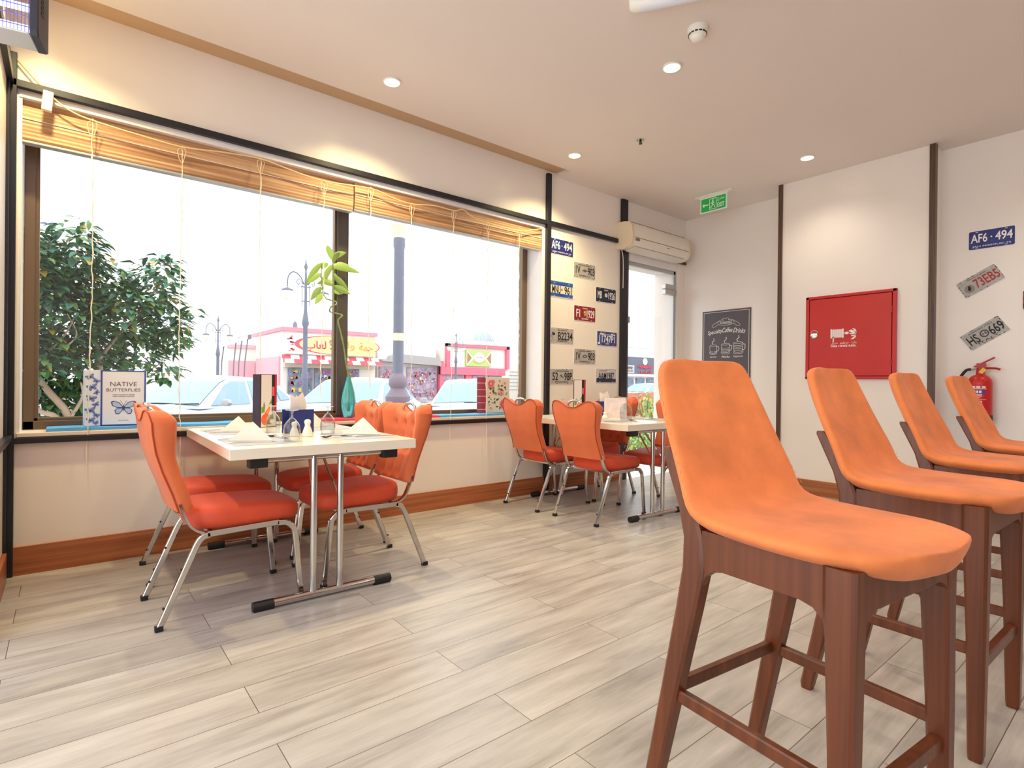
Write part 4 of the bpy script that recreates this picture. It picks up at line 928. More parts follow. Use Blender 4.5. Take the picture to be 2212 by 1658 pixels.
for s_ in (-1, 1):
    o = MB().box(-.098, .098, -.001, .001, 0, .18).build('panel', mat('pale_marbled_card', (232, 218, 220), .6, noise=.12, nscale=18), r, smooth=0); o.matrix_local = Matrix.Translation((0, s_*.026, 0)) @ Matrix.Rotation(s_*.14, 4, 'X')

# ================================================================ window sill
SZ = .757
def mat_strip(x0, x1, m, label, y0=3.925, y1=4.12):
    b = MB(); n = 10
    b.grid(lambda u, v: (x0+(x1-x0)*u, y0+(y1-y0)*v+.004*math.sin(u*9), SZ+.016+.0015*math.sin(u*14)), 24, 4)
    b.grid(lambda u, v: (x0+(x1-x0)*u, y0+.004*math.sin(u*9), SZ+(.016+.0015*math.sin(u*14))*v), 24, 1)
    b.add([(x0, y0, SZ), (x0, y1, SZ), (x0, y1, SZ+.016), (x0, y0, SZ+.016)], [(0, 1, 2, 3)])
    b.add([(x1, y0, SZ), (x1, y1, SZ), (x1, y1, SZ+.016), (x1, y0, SZ+.016)], [(0, 1, 2, 3)])
    return tag(b.build('sill_mat', m, smooth=30), label, 'mat', 'foam mats along the window sill')
mat_strip(-.085, .92, M['bluefoam'], 'blue foam mat on the sill under the butterfly book'); mat_strip(1.30, 2.42, M['redfoam'], 'red foam mat on the sill under the blue vase'); mat_strip(2.43, 3.40, M['bluefoam'], 'blue foam mat on the sill under the floral book box')
SZ2 = SZ+.018
# butterfly book, standing, spine to the left
r = empty('book', (.245, 4.03, SZ2)); r.rotation_euler = (0, 0, math.radians(-8)); tag(r, 'tall white and blue book about native butterflies standing on the sill', 'book')
hb = .325
wv = mat('book_blue', (52, 72, 160), .5); bw = mat('book_white', (226, 228, 240), .55)
MB().box(-.085, .135, -.035, .035, 0, hb).build('cover', bw, r, smooth=0, bevel=.002)
def bfly(b, cx, cy, s, fill, dark, rot=0, z=0):
    T0 = b.T.copy(); b.T = T0 @ Matrix.Translation((cx, cy, z)) @ Matrix.Rotation(rot, 4, 'Z')
    for q in (-1, 1):
        for (m_, k, dz) in ((dark, 1, 0), (fill, .78, .0006)):
            b.use(m_)
            cx1, cy1 = .52, .30
            W1 = [(0, .05), (.35, .52), (.8, .66), (1.0, .55), (.9, .2), (.5, -.02), (0, -.02)]; W2 = [(0, -.02), (.5, -.04), (.72, -.25), (.6, -.6), (.35, -.62), (.1, -.3)]
            for Wp in (W1, W2):
                gx = sum(p[0] for p in Wp)/len(Wp); gy = sum(p[1] for p in Wp)/len(Wp)
                b.prism([(q*s*(gx+(x-gx)*k), s*(gy+(y-gy)*k)) for x, y in Wp], dz, dz+.0006)
    b.use(dark).prism([(s*x, s*y) for x, y in ellipse(.06, .3, 8, 0, -.02)], .0012, .002)
    b.tube([(0, .2*s, .001), (s*.25, .7*s, .001)], .0007, 4).tube([(0, .2*s, .001), (-s*.25, .7*s, .001)], .0007, 4)
    b.T = T0
fr_ = frame((1, 0, 0), (0, 0, 1), (0, -1, 0), (0, -.035, 0))
b = MB().at(fr_); b.use(wv)
for q in ((-.085, .135, 0, .006), (-.085, .135, hb-.006, hb), (-.085, -.077, 0, hb), (.127, .135, 0, hb)): b.box(q[0], q[1], q[2], q[3], 0, .001)
b.build('cover_border', None, r, smooth=0)
b = MB().at(fr_).use(mat('grey_title_ink', (96, 84, 84), .6)); text_into(b, 'NATIVE', .025, .245, .13, .026, z=.0002); text_into(b, 'BUTTERFLIES', .025, .210, .165, .018, z=.0002)
text_into(b, 'A FIELD GUIDE TO SPECIES', .025, .182, .11, .005, z=.0002); text_into(b, 'AND COMMON VARIETIES', .025, .172, .105, .005, z=.0002); text_into(b, 'ILLUSTRATED', .025, .030, .05, .004, z=.0002)
b.build('title', None, r, smooth=0)
b = MB().at(fr_); bfly(b, .025, .105, .062, mat('wing_pale', (170, 190, 226), .6), mat('wing_blue', (52, 70, 140), .6), 0, .0002); b.build('butterfly_picture', None, r, smooth=0)
sp_ = empty('spine'); sp_.parent = r; sp_.location = (-.085, -.035, 0); sp_.rotation_euler = (0, 0, math.radians(14))
MB().box(-.075, -.0005, 0, .06, 0, hb).build('spine_board', mat('spine_white', (214, 224, 240), .55), sp_, smooth=0, bevel=.002)
b = MB().at(frame((1, 0, 0), (0, 0, 1), (0, -1, 0), (0, -.0005, 0)))
for (cx, cy, s, a) in ((-.050, .285, .022, .4), (-.022, .262, .018, -.5), (-.040, .225, .026, .3), (-.018, .195, .016, .9), (-.045, .160, .026, -.2), (-.022, .125, .018, .5), (-.048, .090, .026, .2), (-.020, .062, .018, -.4), (-.045, .034, .022, .1), (-.020, .018, .014, .6)): bfly(b, cx, cy, s, mat('wing_mid', (104, 132, 206), .6), mat('wing_blue', (52, 70, 140), .6), a, .0)
b.build('spine_pattern', None, sp_, smooth=0)
# floral book box
r = empty('book_box', (3.06, 4.05, SZ2)); r.rotation_euler = (0, 0, math.radians(-6)); tag(r, 'book shaped box with pink flowers and a maroon spine on the sill', 'box')
MB().box(-.085, .165, -.04, .04, 0, .325).build('cover', mat('floral_ground', (206, 196, 182), .55), r, smooth=0, bevel=.003)
MB().loft([[(-.085-.075*math.sin(PI*i/10)**.6*1.0, -.04+.08*i/10, z) for i in range(11)] for z in (0, .325)]).build('spine', mat('maroon_leather', (142, 44, 62), .5), r, smooth=50)
b = MB().use(mat('gold_band', (206, 150, 130), .4))
for z in (.03, .09, .15, .21, .27): b.loft([[(-.085-.0765*math.sin(PI*i/10)**.6, -.0405+.081*i/10, zz) for i in range(11)] for zz in (z, z+.006)], closed=True)
b.build('spine_band', None, r, smooth=50)
b = MB().at(frame((1, 0, 0), (0, 0, 1), (0, -1, 0), (.04, -.04, .1625)))
def flower(cx, cy, s, cols, n=9):
    for ring, (col, rad) in enumerate(zip(cols, (1, .72, .42, .16))):
        b.use(mat('flower_%d_%d_%d' % col, col, .6))
        for k in range(n):
            a = 2*PI*k/n+ring*.35; px_, py_ = cx+s*rad*.55*math.cos(a), cy+s*rad*.55*math.sin(a)
            b.prism([(px_+s*rad*.38*math.cos(t), py_+s*rad*.38*math.sin(t)) for t in [2*PI*i/8 for i in range(8)]], .0004+ring*.0006, .0010+ring*.0006)
def leafp(cx, cy, L_, a, col=(76, 104, 74)):
    b.use(mat('leaf_%d_%d_%d' % col, col, .6)); ca, sa = math.cos(a), math.sin(a)
    pts = [(0, 0), (.3, .22), (.65, .2), (1, 0), (.65, -.2), (.3, -.22)]
    b.prism([(cx+L_*(x*ca-y*sa), cy+L_*(x*sa+y*ca)) for x, y in pts], .0002, .0005)
rn = random.Random(5)
for k in range(46):
    leafp(rn.uniform(-.105, .09), rn.uniform(-.145, .13), rn.uniform(.025, .05), rn.uniform(0, 6.28), rn.choice([(76, 104, 74), (52, 84, 66), (120, 140, 100), (90, 110, 84)]))
pk = [(232, 120, 140), (214, 80, 108), (240, 160, 168), (236, 210, 120)]; pk2 = [(226, 176, 176), (240, 214, 208), (214, 150, 150), (220, 190, 100)]
flower(-.078, .105, .040, pk); flower(.062, -.085, .052, pk); flower(-.085, .02, .03, pk2); flower(.07, .11, .032, pk2); flower(-.08, -.12, .032, pk2); flower(.01, .03, .02, pk2)
bfly(b, .035, .018, .032, mat('moth_pink', (236, 150, 150), .6), mat('moth_edge', (190, 90, 96), .6), .3, .003)
b.build('floral_print', None, r, smooth=0)
# vase with lucky bamboo
r = empty('vase', (1.682, 4.055, SZ2)); tag(r, 'turquoise glass bottle vase on the sill by the mullion', 'vase')
vm = mat('turquoise_glass', (90, 206, 208), .12, coat=.5); vm.node_tree.nodes['Principled BSDF'].inputs['Transmission Weight'].default_value = .55
MB().lathe([(0, 0), (.036, 0), (.040, .01), (.052, .07), (.054, .12), (.046, .19), (.030, .25), (.020, .285), (.0185, .31), (.015, .31), (.015, .28), (0, .27)], n=28).build('bottle', vm, r, smooth=60)
r = empty('lucky_bamboo', (1.682, 4.055, SZ2+.29)); tag(r, 'curled lucky bamboo stalk with green leaves rising from the vase', 'plant')
stk = [(0, 0, -.24), (0, 0, 0), (-.018, 0, .10), (-.042, -.005, .24), (-.072, -.01, .36), (-.092, -.01, .44), (-.070, -.02, .475), (-.060, .0, .490), (-.085, .02, .500), (-.125, .02, .505), (-.155, .0, .512), (-.148, -.02, .545), (-.115, -.02, .560), (-.105, .0, .585), (-.135, .015, .595), (-.175, .01, .600)]
gs = mat('bamboo_green', (122, 146, 74), .4, noise=.2, nscale=20)
sp = smooth_path(stk, 5)
MB().tube(sp, .0065, 8, scale=[(1.35 if k % 6 == 0 else 1.0)*(1-.35*k/len(sp)) for k in range(len(sp))]).build('stalk', gs, r)
sh_ = MB()
lf = []
for pts in ([(-.125, .0, .60), (-.128, -.01, .68), (-.13, 0, .76), (-.13, 0, .84), (-.14, 0, .90)], [(-.175, .01, .60), (-.20, .01, .64), (-.215, 0, .72), (-.22, 0, .80), (-.215, 0, .86)]):
    sh_.tube(smooth_path(pts, 4), .0035, 6); lf.append(pts)
sh_.build('shoot', gs, r)
lv = MB(); rn = random.Random(11)
def blade(mb, p, d, L_, w_, droop=.3, fold=.25):
    p = Vector(p); d = Vector(d).normalized(); side = d.cross(Vector((rn.uniform(-.4, .4), 1, rn.uniform(-.3, .3)))); side = side.normalized(); nrm = side.cross(d)
    rows = []
    for k in range(6):
        t = k/5; c_ = p+d*(L_*t)+Vector((0, 0, -droop*L_*t*t)); ww = w_*math.sin(PI*min(1, t*.92+.08))**.8 if k < 5 else .0005
        rows.append((c_-side*ww+nrm*fold*ww, c_, c_+side*ww+nrm*fold*ww))
    vs = [tuple(q) for r_ in rows for q in r_]; mb.add(vs, [(i*3+j, i*3+j+1, i*3+j+4, i*3+j+3) for i in range(5) for j in range(2)])
rn = random.Random(11)
for (p, d, L_) in [((-.14, 0, .90), (-.25, 0, 1), .16), ((-.14, 0, .90), (.6, -.1, .7), .16), ((-.13, 0, .84), (1, 0, .2), .22), ((-.13, 0, .86), (-.5, 0, -.6), .15), ((-.13, 0, .78), (.7, .2, -.3), .16), ((-.13, 0, .70), (.9, -.3, -.2), .13), ((-.13, 0, .74), (-.9, .2, .1), .12), ((-.128, 0, .66), (.8, 0, .2), .09), ((-.13, 0, .80), (.8, .4, -.5), .18),
                   ((-.215, 0, .86), (-.5, 0, -.5), .17), ((-.22, 0, .82), (.4, 0, .7), .10), ((-.22, 0, .78), (-.8, 0, -.3), .12), ((-.215, 0, .72), (.9, 0, .3), .10), ((-.215, 0, .68), (-.6, .3, -.5), .10), ((-.13, 0, .88), (.3, -.3, .9), .12), ((-.13, 0, .85), (.9, .1, .5), .16), ((-.2, .01, .64), (-.5, 0, -.4), .08)]:
    blade(lv, p, d, L_, .024, rn.uniform(.2, .5))
lv.build('leaves', mat('bamboo_leaf', (150, 182, 96), .45), r, smooth=60)
# ================================================================ outdoors
GZ = -.30
asphalt = mat('asphalt', (150, 146, 142), .9, noise=.06, nscale=3)
paving = mat('pale_paving', (214, 208, 200), .85, noise=.05, nscale=4)
o = MB().box(-30, 90, 4.25, 80, GZ-.1, GZ).build('ground_street', asphalt, smooth=0); struct(o)
o = MB().box(-6, 30, 4.251, 6.6, GZ+.001, GZ+.16).build('ground_sidewalk', paving, smooth=0); struct(o)

# leafy tree outside the window
def leaves(mb, blobs, n, size, mats, rnd, droop=.6):
    """pointed folded leaves scattered through ellipsoid clumps, denser near their surface"""
    tot = sum(b[3]*b[4]*b[5] for b in blobs)
    for (cx, cy, cz, rx, ry, rz) in blobs:
        for _ in range(int(n*rx*ry*rz/tot)):
            d = Vector((rnd.gauss(0, 1), rnd.gauss(0, 1), rnd.gauss(0, 1))).normalized(); k = rnd.uniform(.25, 1)**.6
            p = Vector((cx+d.x*rx*k, cy+d.y*ry*k, cz+d.z*rz*k))
            L_ = size*rnd.uniform(.7, 1.25); dr = Vector((d.x+rnd.uniform(-.7, .7), d.y+rnd.uniform(-.7, .7), -droop*rnd.uniform(0, 1)+.15)).normalized()
            sd = dr.cross(Vector((rnd.uniform(-.3, .3), rnd.uniform(-.3, .3), 1))).normalized(); up_ = sd.cross(dr); w_ = L_*.23
            mb.use(rnd.choice(mats))
            a = p; m1 = p+dr*L_*.35-up_*.01*0; m2 = p+dr*L_*.7+up_*(-L_*.10); t = p+dr*L_+up_*(-L_*.22)
            mb.add([tuple(a), tuple(m1+sd*w_+up_*w_*.35), tuple(m1-up_*0), tuple(m1-sd*w_+up_*w_*.35), tuple(m2+sd*w_*.75+up_*w_*.2), tuple(m2), tuple(m2-sd*w_*.75+up_*w_*.2), tuple(t)],
                   [(0, 1, 2), (0, 2, 3), (1, 4, 5, 2), (2, 5, 6, 3), (4, 7, 5), (5, 7, 6)])
lm = [mat('ficus_leaf', (84, 138, 84), .35), mat('ficus_leaf_light', (124, 166, 98), .35), mat('ficus_leaf_dark', (58, 106, 78), .35), mat('ficus_leaf_teal', (88, 146, 122), .35)]
ly = mat('ficus_leaf_yellow', (206, 170, 60), .5)
rnd = random.Random(3)
tr = empty('tree', (.05, 5.75, GZ)); tag(tr, 'dense glossy leaved tree outside the left end of the window', 'tree')
TX = .05; TY = 5.75
bl = [(-.28, 5.6, 1.9, .30, .35, .32), (.03, 5.7, 2.02, .24, .3, .30), (-.10, 5.8, 1.55, .40, .4, .40), (.25, 5.8, 1.80, .22, .28, .28), (.38, 5.7, 1.60, .25, .3, .25), (.62, 5.8, 1.92, .20, .22, .24), (.66, 5.8, 1.62, .22, .25, .22),
      (-.30, 5.7, 1.2, .32, .35, .30), (.10, 5.9, 1.18, .36, .35, .30), (.48, 5.9, 1.32, .24, .25, .18), (.74, 5.85, 1.40, .16, .2, .14), (.66, 5.8, 1.12, .18, .2, .10), (-.1, 6.0, .82, .40, .35, .22), (.34, 6.0, .92, .16, .2, .14), (.90, 5.8, 1.68, .07, .1, .07), (.10, 5.7, 2.28, .07, .1, .12), (.70, 5.8, 2.14, .10, .1, .05), (-.6, 5.8, 1.5, .4, .4, .6)]
lb = MB(); lb.at(Matrix.Translation((-TX, -TY, -GZ))); leaves(lb, bl, 9000, .10, lm*6+[ly], rnd)
lb.build('foliage', None, tr, smooth=0)
bark = mat('pale_bark', (196, 176, 158), .9, noise=.12, nscale=14)
tb = MB(); tb.at(Matrix.Translation((-TX, -TY, -GZ)))
def limb(pts, r0, r1):
    sp = smooth_path(pts, 5); tb.tube(sp, 1, 8, scale=[r0+(r1-r0)*k/(len(sp)-1) for k in range(len(sp))])
limb([(.05, 5.8, GZ), (.07, 5.78, .2), (.06, 5.72, .55), (.0, 5.65, .78), (-.14, 5.6, 1.0), (-.24, 5.6, 1.25), (-.26, 5.65, 1.6)], .045, .012)
limb([(.07, 5.76, .35), (.12, 5.68, .62), (.19, 5.62, .80), (.22, 5.62, 1.0), (.20, 5.7, 1.3), (.10, 5.75, 1.8)], .035, .010)
limb([(.06, 5.72, .5), (-.06, 5.6, .74), (-.16, 5.55, .80), (-.30, 5.55, .95)], .028, .012)
limb([(.02, 5.66, .72), (.10, 5.6, .90), (.09, 5.58, 1.02)], .016, .006)
limb([(.20, 5.65, 1.2), (.36, 5.7, 1.45), (.55, 5.75, 1.7), (.62, 5.8, 1.95)], .014, .004)
limb([(-.20, 5.6, 1.15), (-.02, 5.55, 1.38), (.05, 5.5, 1.55)], .010, .004); limb([(.14, 5.6, .7), (.42, 5.8, 1.0), (.66, 5.8, 1.2)], .014, .005)
limb([(-.3, 5.55, .95), (-.24, 5.5, 1.06), (-.2, 5.5, 1.3)], .008, .003); limb([(.0, 5.5, 1.3), (.06, 5.48, 1.4), (.0, 5.45, 1.55)], .007, .003)
tb.build('trunk', bark, tr, smooth=60)

# cars parked at an angle
cg = mat('car_glass', (140, 172, 192), .08, spec=.8); rubber = M['rubber']
def make_car():
    r = empty('car')
    body = mat('car_paint_silver', (196, 204, 210), .28, coat=.4)
    # stations along the car: x, belt/hood height, half width at belt, half width at sill
    st = [(2.28, .52, .55, .62), (2.20, .62, .70, .76), (2.0, .70, .80, .85), (1.5, .79, .84, .89), (1.0, .86, .86, .90), (.4, .90, .87, .91), (-.6, .92, .87, .91), (-1.3, .94, .86, .90), (-1.7, .93, .83, .88), (-2.1, .88, .78, .84), (-2.25, .72, .72, .78), (-2.30, .50, .60, .70)]
    rings = []
    for x, h, wb_, ws in st:
        half = [(ws*.9, .20), (ws, .32), (ws*1.01, .50 if h > .55 else h*.8), (wb_*1.0, h-.06), (wb_*.93, h), (wb_*.5, h+.035), (0, h+.045)]
        rings.append([(x, y, z) for y, z in half]+[(x, -y, z) for y, z in reversed(half[:-1])])
    MB().loft(rings).build('body', body, r, smooth=50)
    # cabin
    def ring(x, z, hw, crown): return [(x, -hw, z), (x, -hw*.6, z+crown), (x, 0, z+crown*1.2), (x, hw*.6, z+crown), (x, hw, z)]
    rb = MB(); z1 = 1.40
    low = [(1.02, .90), (-1.75, .93)]
    prof = [(1.05, .90, .78), (.72, 1.10, .70), (.36, 1.30, .62), (.14, 1.375, .60), (-.3, 1.405, .60), (-.75, 1.385, .59), (-1.05, 1.31, .60), (-1.40, 1.13, .66), (-1.72, .94, .74)]
    rings = []
    for x, z, hw in prof: rings.append([(x, -.80, .88), (x, -hw, z), (x, -hw*.5, z+.025), (x, 0, z+.035), (x, hw*.5, z+.025), (x, hw, z), (x, .80, .88)])
    rb.loft(rings).build('cabin', body, r, smooth=35)
    gb = MB()
    def quad(a, b, c, d): gb.add([a, b, c, d], [(0, 1, 2, 3)])
    # windshield, rear window


    def shell(k0, k1, t, s_):
        f_ = k0+(k1-k0)*t; i_ = min(int(f_), len(prof)-2); q_ = f_-i_; a_, b_ = prof[i_], prof[i_+1]
        x, z, hw = (a_[j]+(b_[j]-a_[j])*q_ for j in range(3))
        up_ = .025*min(1, (1-abs(s_))*2)+.010*max(0, 1-abs(s_)*2)
        sx = (b_[0]-a_[0]); sz = (b_[1]-a_[1]); L2 = math.hypot(sx, sz); return (x+sz/L2*.014, s_*hw*.95, z+up_-sx/L2*.014)
    gb.grid(lambda u, v: shell(.12, 2.9, v, -1+2*u), 12, 12)
    gb.build('windshield', cg, r, smooth=60)
    g2 = MB(); g2.grid(lambda u, v: shell(6.1, 7.8, v, -1+2*u), 12, 8); g2.build('rear_window', cg, r, smooth=60)
    for s_ in (-1, 1):
        def sidept(x, z):   # lean of the side glass
            k = (z-.88)/.5; return (x, s_*(.808-.20*k+.004), z)
        for nm, pts in (('side_window', [(.78, .93), (-.18, .93), (-.22, 1.33), (.12, 1.33), (.30, 1.27)]), ('side_window', [(-.28, .93), (-1.05, .95), (-1.00, 1.27), (-.75, 1.33), (-.30, 1.345)]), ('side_window', [(-1.11, .96), (-1.45, .98), (-1.22, 1.16), (-1.06, 1.24)])):
            b = MB(); n_ = len(pts); b.add([sidept(x, z) for x, z in pts]+[tuple(Vector(sidept(x, z))-Vector((0, s_*.03, 0))) for x, z in pts], [tuple(range(n_)), tuple(range(2*n_-1, n_-1, -1))]+[(k, (k+1) % n_, n_+(k+1) % n_, n_+k) for k in range(n_)]); b.build(nm, cg, r, smooth=0)
        MB().loft([[(x, s_*(y), z) for y, z in ((.88, .93), (1.02, .92), (1.06, .97), (1.02, 1.03), (.92, 1.03))] for x in (.62, .72)]).build('mirror', mat('mirror_shell', (180, 178, 180), .4), r, smooth=0, bevel=.02)
        MB().box(-.10, .08, s_*.875-.02*(s_ < 0), s_*.875+.02*(s_ > 0)+.0, .76, .785).box(-.95, -.77, s_*.87-.02*(s_ < 0), s_*.87+.02*(s_ > 0), .77, .795).build('door_handle', body, r, smooth=0, bevel=.006)
        MB().box(-.225, -.22, s_*.905-.004, s_*.905+.004, .3, .9).build('door_seam', M['ink'], r, smooth=0)
        MB().loft([[(2.02, s_*.80, z) for z in (.58, .68)][::-1]+[(2.22, s_*.55, z) for z in (.52, .62)], [(1.95, s_*.78, .66), (1.95, s_*.78, .60), (2.1, s_*.5, .54), (2.1, s_*.5, .62)]]).build('headlight', mat('headlight_lens', (226, 232, 236), .1, coat=.5), r, smooth=0)
        for x in (1.38, -1.38):
            w_ = MB().lathe([(0, -.10), (.20, -.10), (.31, -.09), (.325, -.05), (.325, .05), (.31, .09), (.20, .10), (0, .10)], n=24, axis='y').build('wheel', rubber, r, smooth=40, loc=(x, s_*.78, .325))
            MB().lathe([(0, .0), (.19, .0), (.20, .012), (.05, .02), (0, .02)], n=16, axis='y').build('hubcap', M['brushed'], w_, loc=(0, s_*.10-(.02 if s_ < 0 else 0), 0))
    MB().box(2.23, 2.285, -.42, .42, .46, .56).build('grille', mat('dark_grille', (60, 62, 66), .4), r, smooth=0, bevel=.01)
    MB().tube([(1.06, -.1, .955), (.98, .35, .965)], .008, 6).tube([(1.06, .35, .955), (.99, .72, .965)], .008, 6).build('wiper', M['ink'], r)
    return r
car = make_car()
cz = [(1.95, 11.2, 220, 'silver sedan parked left of the menu card, seen through the window', None), (4.55, 10.5, 226, 'pale sedan behind the turquoise vase, seen through the window', mat('car_paint_white_blue', (216, 226, 232), .28, coat=.4)), (6.9, 9.8, 230, 'white car right of the lamp post, seen beside the floral box', mat('car_paint_white', (236, 238, 240), .28, coat=.4)),
      (24.5, 18.6, 180, 'car far off beyond the plants, seen through the glass door', None)]
for i, (x, y, a, lab, pm) in enumerate(cz):
    o = car if i == 0 else copy_tree(car)
    o.location = (x, y, GZ); o.rotation_euler = (0, 0, math.radians(a)); tag(o, lab, 'car', 'parked cars outside')
    if pm:
        for ch in kids(o):
            if ch.name.split('.')[0] in ('body', 'cabin', 'door_handle'):
                ch.data = ch.data.copy(); ch.data.materials[0] = pm

# ornate lamp posts
iron = mat('lamp_post_iron', (110, 114, 132), .45, noise=.08, nscale=12); cream = mat('lamp_post_cream', (226, 214, 190), .6)
def big_post(x, y, label):
    r = empty('street_lamp', (x, y, GZ)); tag(r, label, 'street lamp')
    MB().lathe([(0, 0), (.26, 0), (.26, .12), (.20, .16), (.18, .95), (.205, 1.02), (.21, 1.10), (.15, 1.18), (.12, 1.24), (.155, 1.30), (.155, 1.40), (.11, 1.46), (.09, 1.50), (0, 1.50)], n=24).build('pedestal', mat('lamp_base_mauve', (130, 118, 132), .6), r)
    MB().lathe([(0, 1.48), (.092, 1.48), (.088, 3.62), (.10, 3.66), (.10, 3.80), (0, 3.80)], n=24).build('shaft', iron, r)
    MB().lathe([(0, 2.05), (.098, 2.05), (.104, 2.07), (.098, 2.09), (.104, 2.12), (.098, 2.15), (.104, 2.18), (0, 2.18)], n=24).build('ring_band', cream, r)
    MB().lathe([(0, 3.80), (.085, 3.80), (.10, 3.9), (.14, 3.98), (.15, 4.02), (.11, 4.05), (.08, 4.12), (.09, 5.0), (0, 5.0)], n=24).build('capital', cream, r)
    return r
big_post(4.40, 8.5, 'big dark blue lamp post on the pavement, close behind the right pane')
def lantern_post(x, y, s, label, g='far twin lantern street lamps'):
    r = empty('street_lamp', (x, y, GZ)); tag(r, label, 'street lamp', g); H = 4.4*s
    MB().lathe([(0, 0), (.16*s, 0), (.16*s, .3*s), (.10*s, .45*s), (.075*s, 1.2*s), (.085*s, 1.5*s), (.06*s, 1.6*s), (.055*s, H*.60), (.085*s, H*.62), (.07*s, H*.65), (.035*s, H*.70), (.03*s, H*.86), (.02*s, H*.92), (.05*s, H*.94), (.02*s, H*.96), (0, H)], n=14).build('shaft', iron, r)
    b = MB()
    for q in (-1, 1):
        # scrolled arms in the plane facing the street
        b.tube(smooth_path([(q*.04*s, 0, H*.84), (q*.14*s, 0, H*.885), (q*.30*s, 0, H*.905), (q*.42*s, 0, H*.875), (q*.44*s, 0, H*.82)], 5), .016*s, 6)
        b.tube(smooth_path([(q*.06*s, 0, H*.84), (q*.16*s, 0, H*.87), (q*.22*s, 0, H*.85), (q*.17*s, 0, H*.835), (q*.16*s, 0, H*.85)], 4), .010*s, 6)
        b.tube([(q*.09*s, 0, H*.72), (q*.09*s, 0, H*.84)], .010*s, 5)
    b.box(-.12*s, .12*s, -.02*s, .02*s, H*.825, H*.83).box(-.10*s, .10*s, -.02*s, .02*s, H*.745, H*.75)
    b.build('arm_bracket', iron, r)
    for q in (-1, 1):
        l_ = MB().lathe([(0, .02*s), (.03*s, .0), (.13*s, -.05*s), (.13*s, -.08*s), (0, -.08*s)], n=14).build('lantern_cap', iron, r, loc=(q*.44*s, 0, H*.815))
        MB().lathe([(0, -.08*s), (.115*s, -.08*s), (.11*s, -.16*s), (.05*s, -.28*s), (0, -.30*s)], n=14).build('globe', mat('lantern_glass', (236, 232, 214), .3), l_)
    return r
lantern_post(4.66, 14, 1.02, 'ornate twin lantern street lamp in front of the toy shop sign', None); lantern_post(3.84, 20, .80, 'small twin lantern street lamp above the silver sedan', None); lantern_post(13.12, 20.0, .82, 'faint twin lantern street lamp in front of the red framed shop', None)

# toy shop
pink = mat('hazed_shop_pink', (242, 142, 158), .6); shopw = mat('shop_cream', (240, 234, 226), .7); yel = mat('sign_yellow', (250, 232, 150), .5); aw = mat('awning_red', (190, 70, 90), .6)  # pink and yellow paled to stand in for outdoor haze
r = empty('toy_shop', (8.4, 22, GZ)); tag(r, 'cream corner shop with yellow and red sign and checkered awning across the street', 'building')
T0 = Matrix.Translation((-8.4, -22, -GZ))
MB().at(T0).box(6.47, 10.3, 22.0, 30, GZ, 3.12).box(5.3, 6.47, 26.0, 30, GZ, 2.6).build('wall', shopw, r, smooth=0)
MB().at(T0).box(6.40, 10.34, 21.86, 22.02, 2.98, 3.13).box(6.40, 6.47, 22, 29, 2.98, 3.13).build('roof_band', pink, r, smooth=0)
MB().at(T0).box(5.40, 6.44, 25.9, 25.99, 1.0, 1.9).box(5.35, 6.44, 25.9, 25.99, 2.45, 2.6).box(6.40, 6.46, 22.3, 25.6, .9, 2.0).build('side_panel', mat('hazed_pink', (246, 176, 188), .6), r, smooth=0)  # haze put into the panels' pale pink
sg = MB().at(T0).box(6.52, 10.22, 21.8, 21.99, 2.10, 2.90).build('sign_board', mat('sign_cream', (246, 242, 234), .5), r, smooth=0)
b = MB().at(T0 @ frame((1, 0, 0), (0, 0, 1), (0, -1, 0), (8.62, 21.79, 2.50)))
b.use(mat('sign_rose', (226, 80, 104), .5)).prism([p for p in ellipse(1.78, .395, 40)], 0, .01)
b.use(yel).prism([p for p in ellipse(1.66, .375, 40, .06)], .01, .02).box(-.2, 1.55, -.385, .385, .012, .022)
b.use(mat('sign_crimson', (206, 60, 100), .5)); text_into(b, '\uFE8F\uFE8E\uFECC\uFEDF \uFEF8\uFEDF', -.72, -.02, 1.30, .46, z=.024, depth=.01, bold=.02)
b.use(mat('sign_orange', (240, 160, 96), .5)); text_into(b, '\uFE94\uFEDF\uFEED', .35, 0, .60, .40, z=.024, depth=.01, bold=.02); text_into(b, '\uFE94\uFEE4\uFEA3', 1.15, 0, .62, .36, z=.024, depth=.01, bold=.02)
rn = random.Random(2)
for (cx, cy, col) in ((-1.92, .22, (214, 90, 90)), (-1.88, .0, (226, 90, 130)), (-1.90, -.25, (240, 150, 90))):
    b.use(mat('toy_%d' % col[2], col, .5))
    for k in range(7): b.prism(ellipse(rn.uniform(.02, .06), rn.uniform(.015, .035), 8, cx+rn.uniform(-.10, .10), cy+rn.uniform(-.06, .06)), .0, .006)
b.build('sign_artwork', None, sg, smooth=0)
aws = MB().at(T0)
for i in range(12):
    for j in range(2):
        x0 = 6.40+i*.33; aws.use(aw if (i+j) % 2 == 0 else mat('awning_white', (232, 224, 214), .7))
        y0, z0 = 21.9-.40*j, 2.06-.17*j; y1, z1_ = 21.9-.40*(j+1), 2.06-.17*(j+1)
        aws.add([(x0-.0*j, y0, z0), (x0+.33, y0, z0), (x0+.33-.10, y1, z1_), (x0-.10, y1, z1_)], [(0, 1, 2, 3)])
aws.build('awning', None, r, smooth=0)
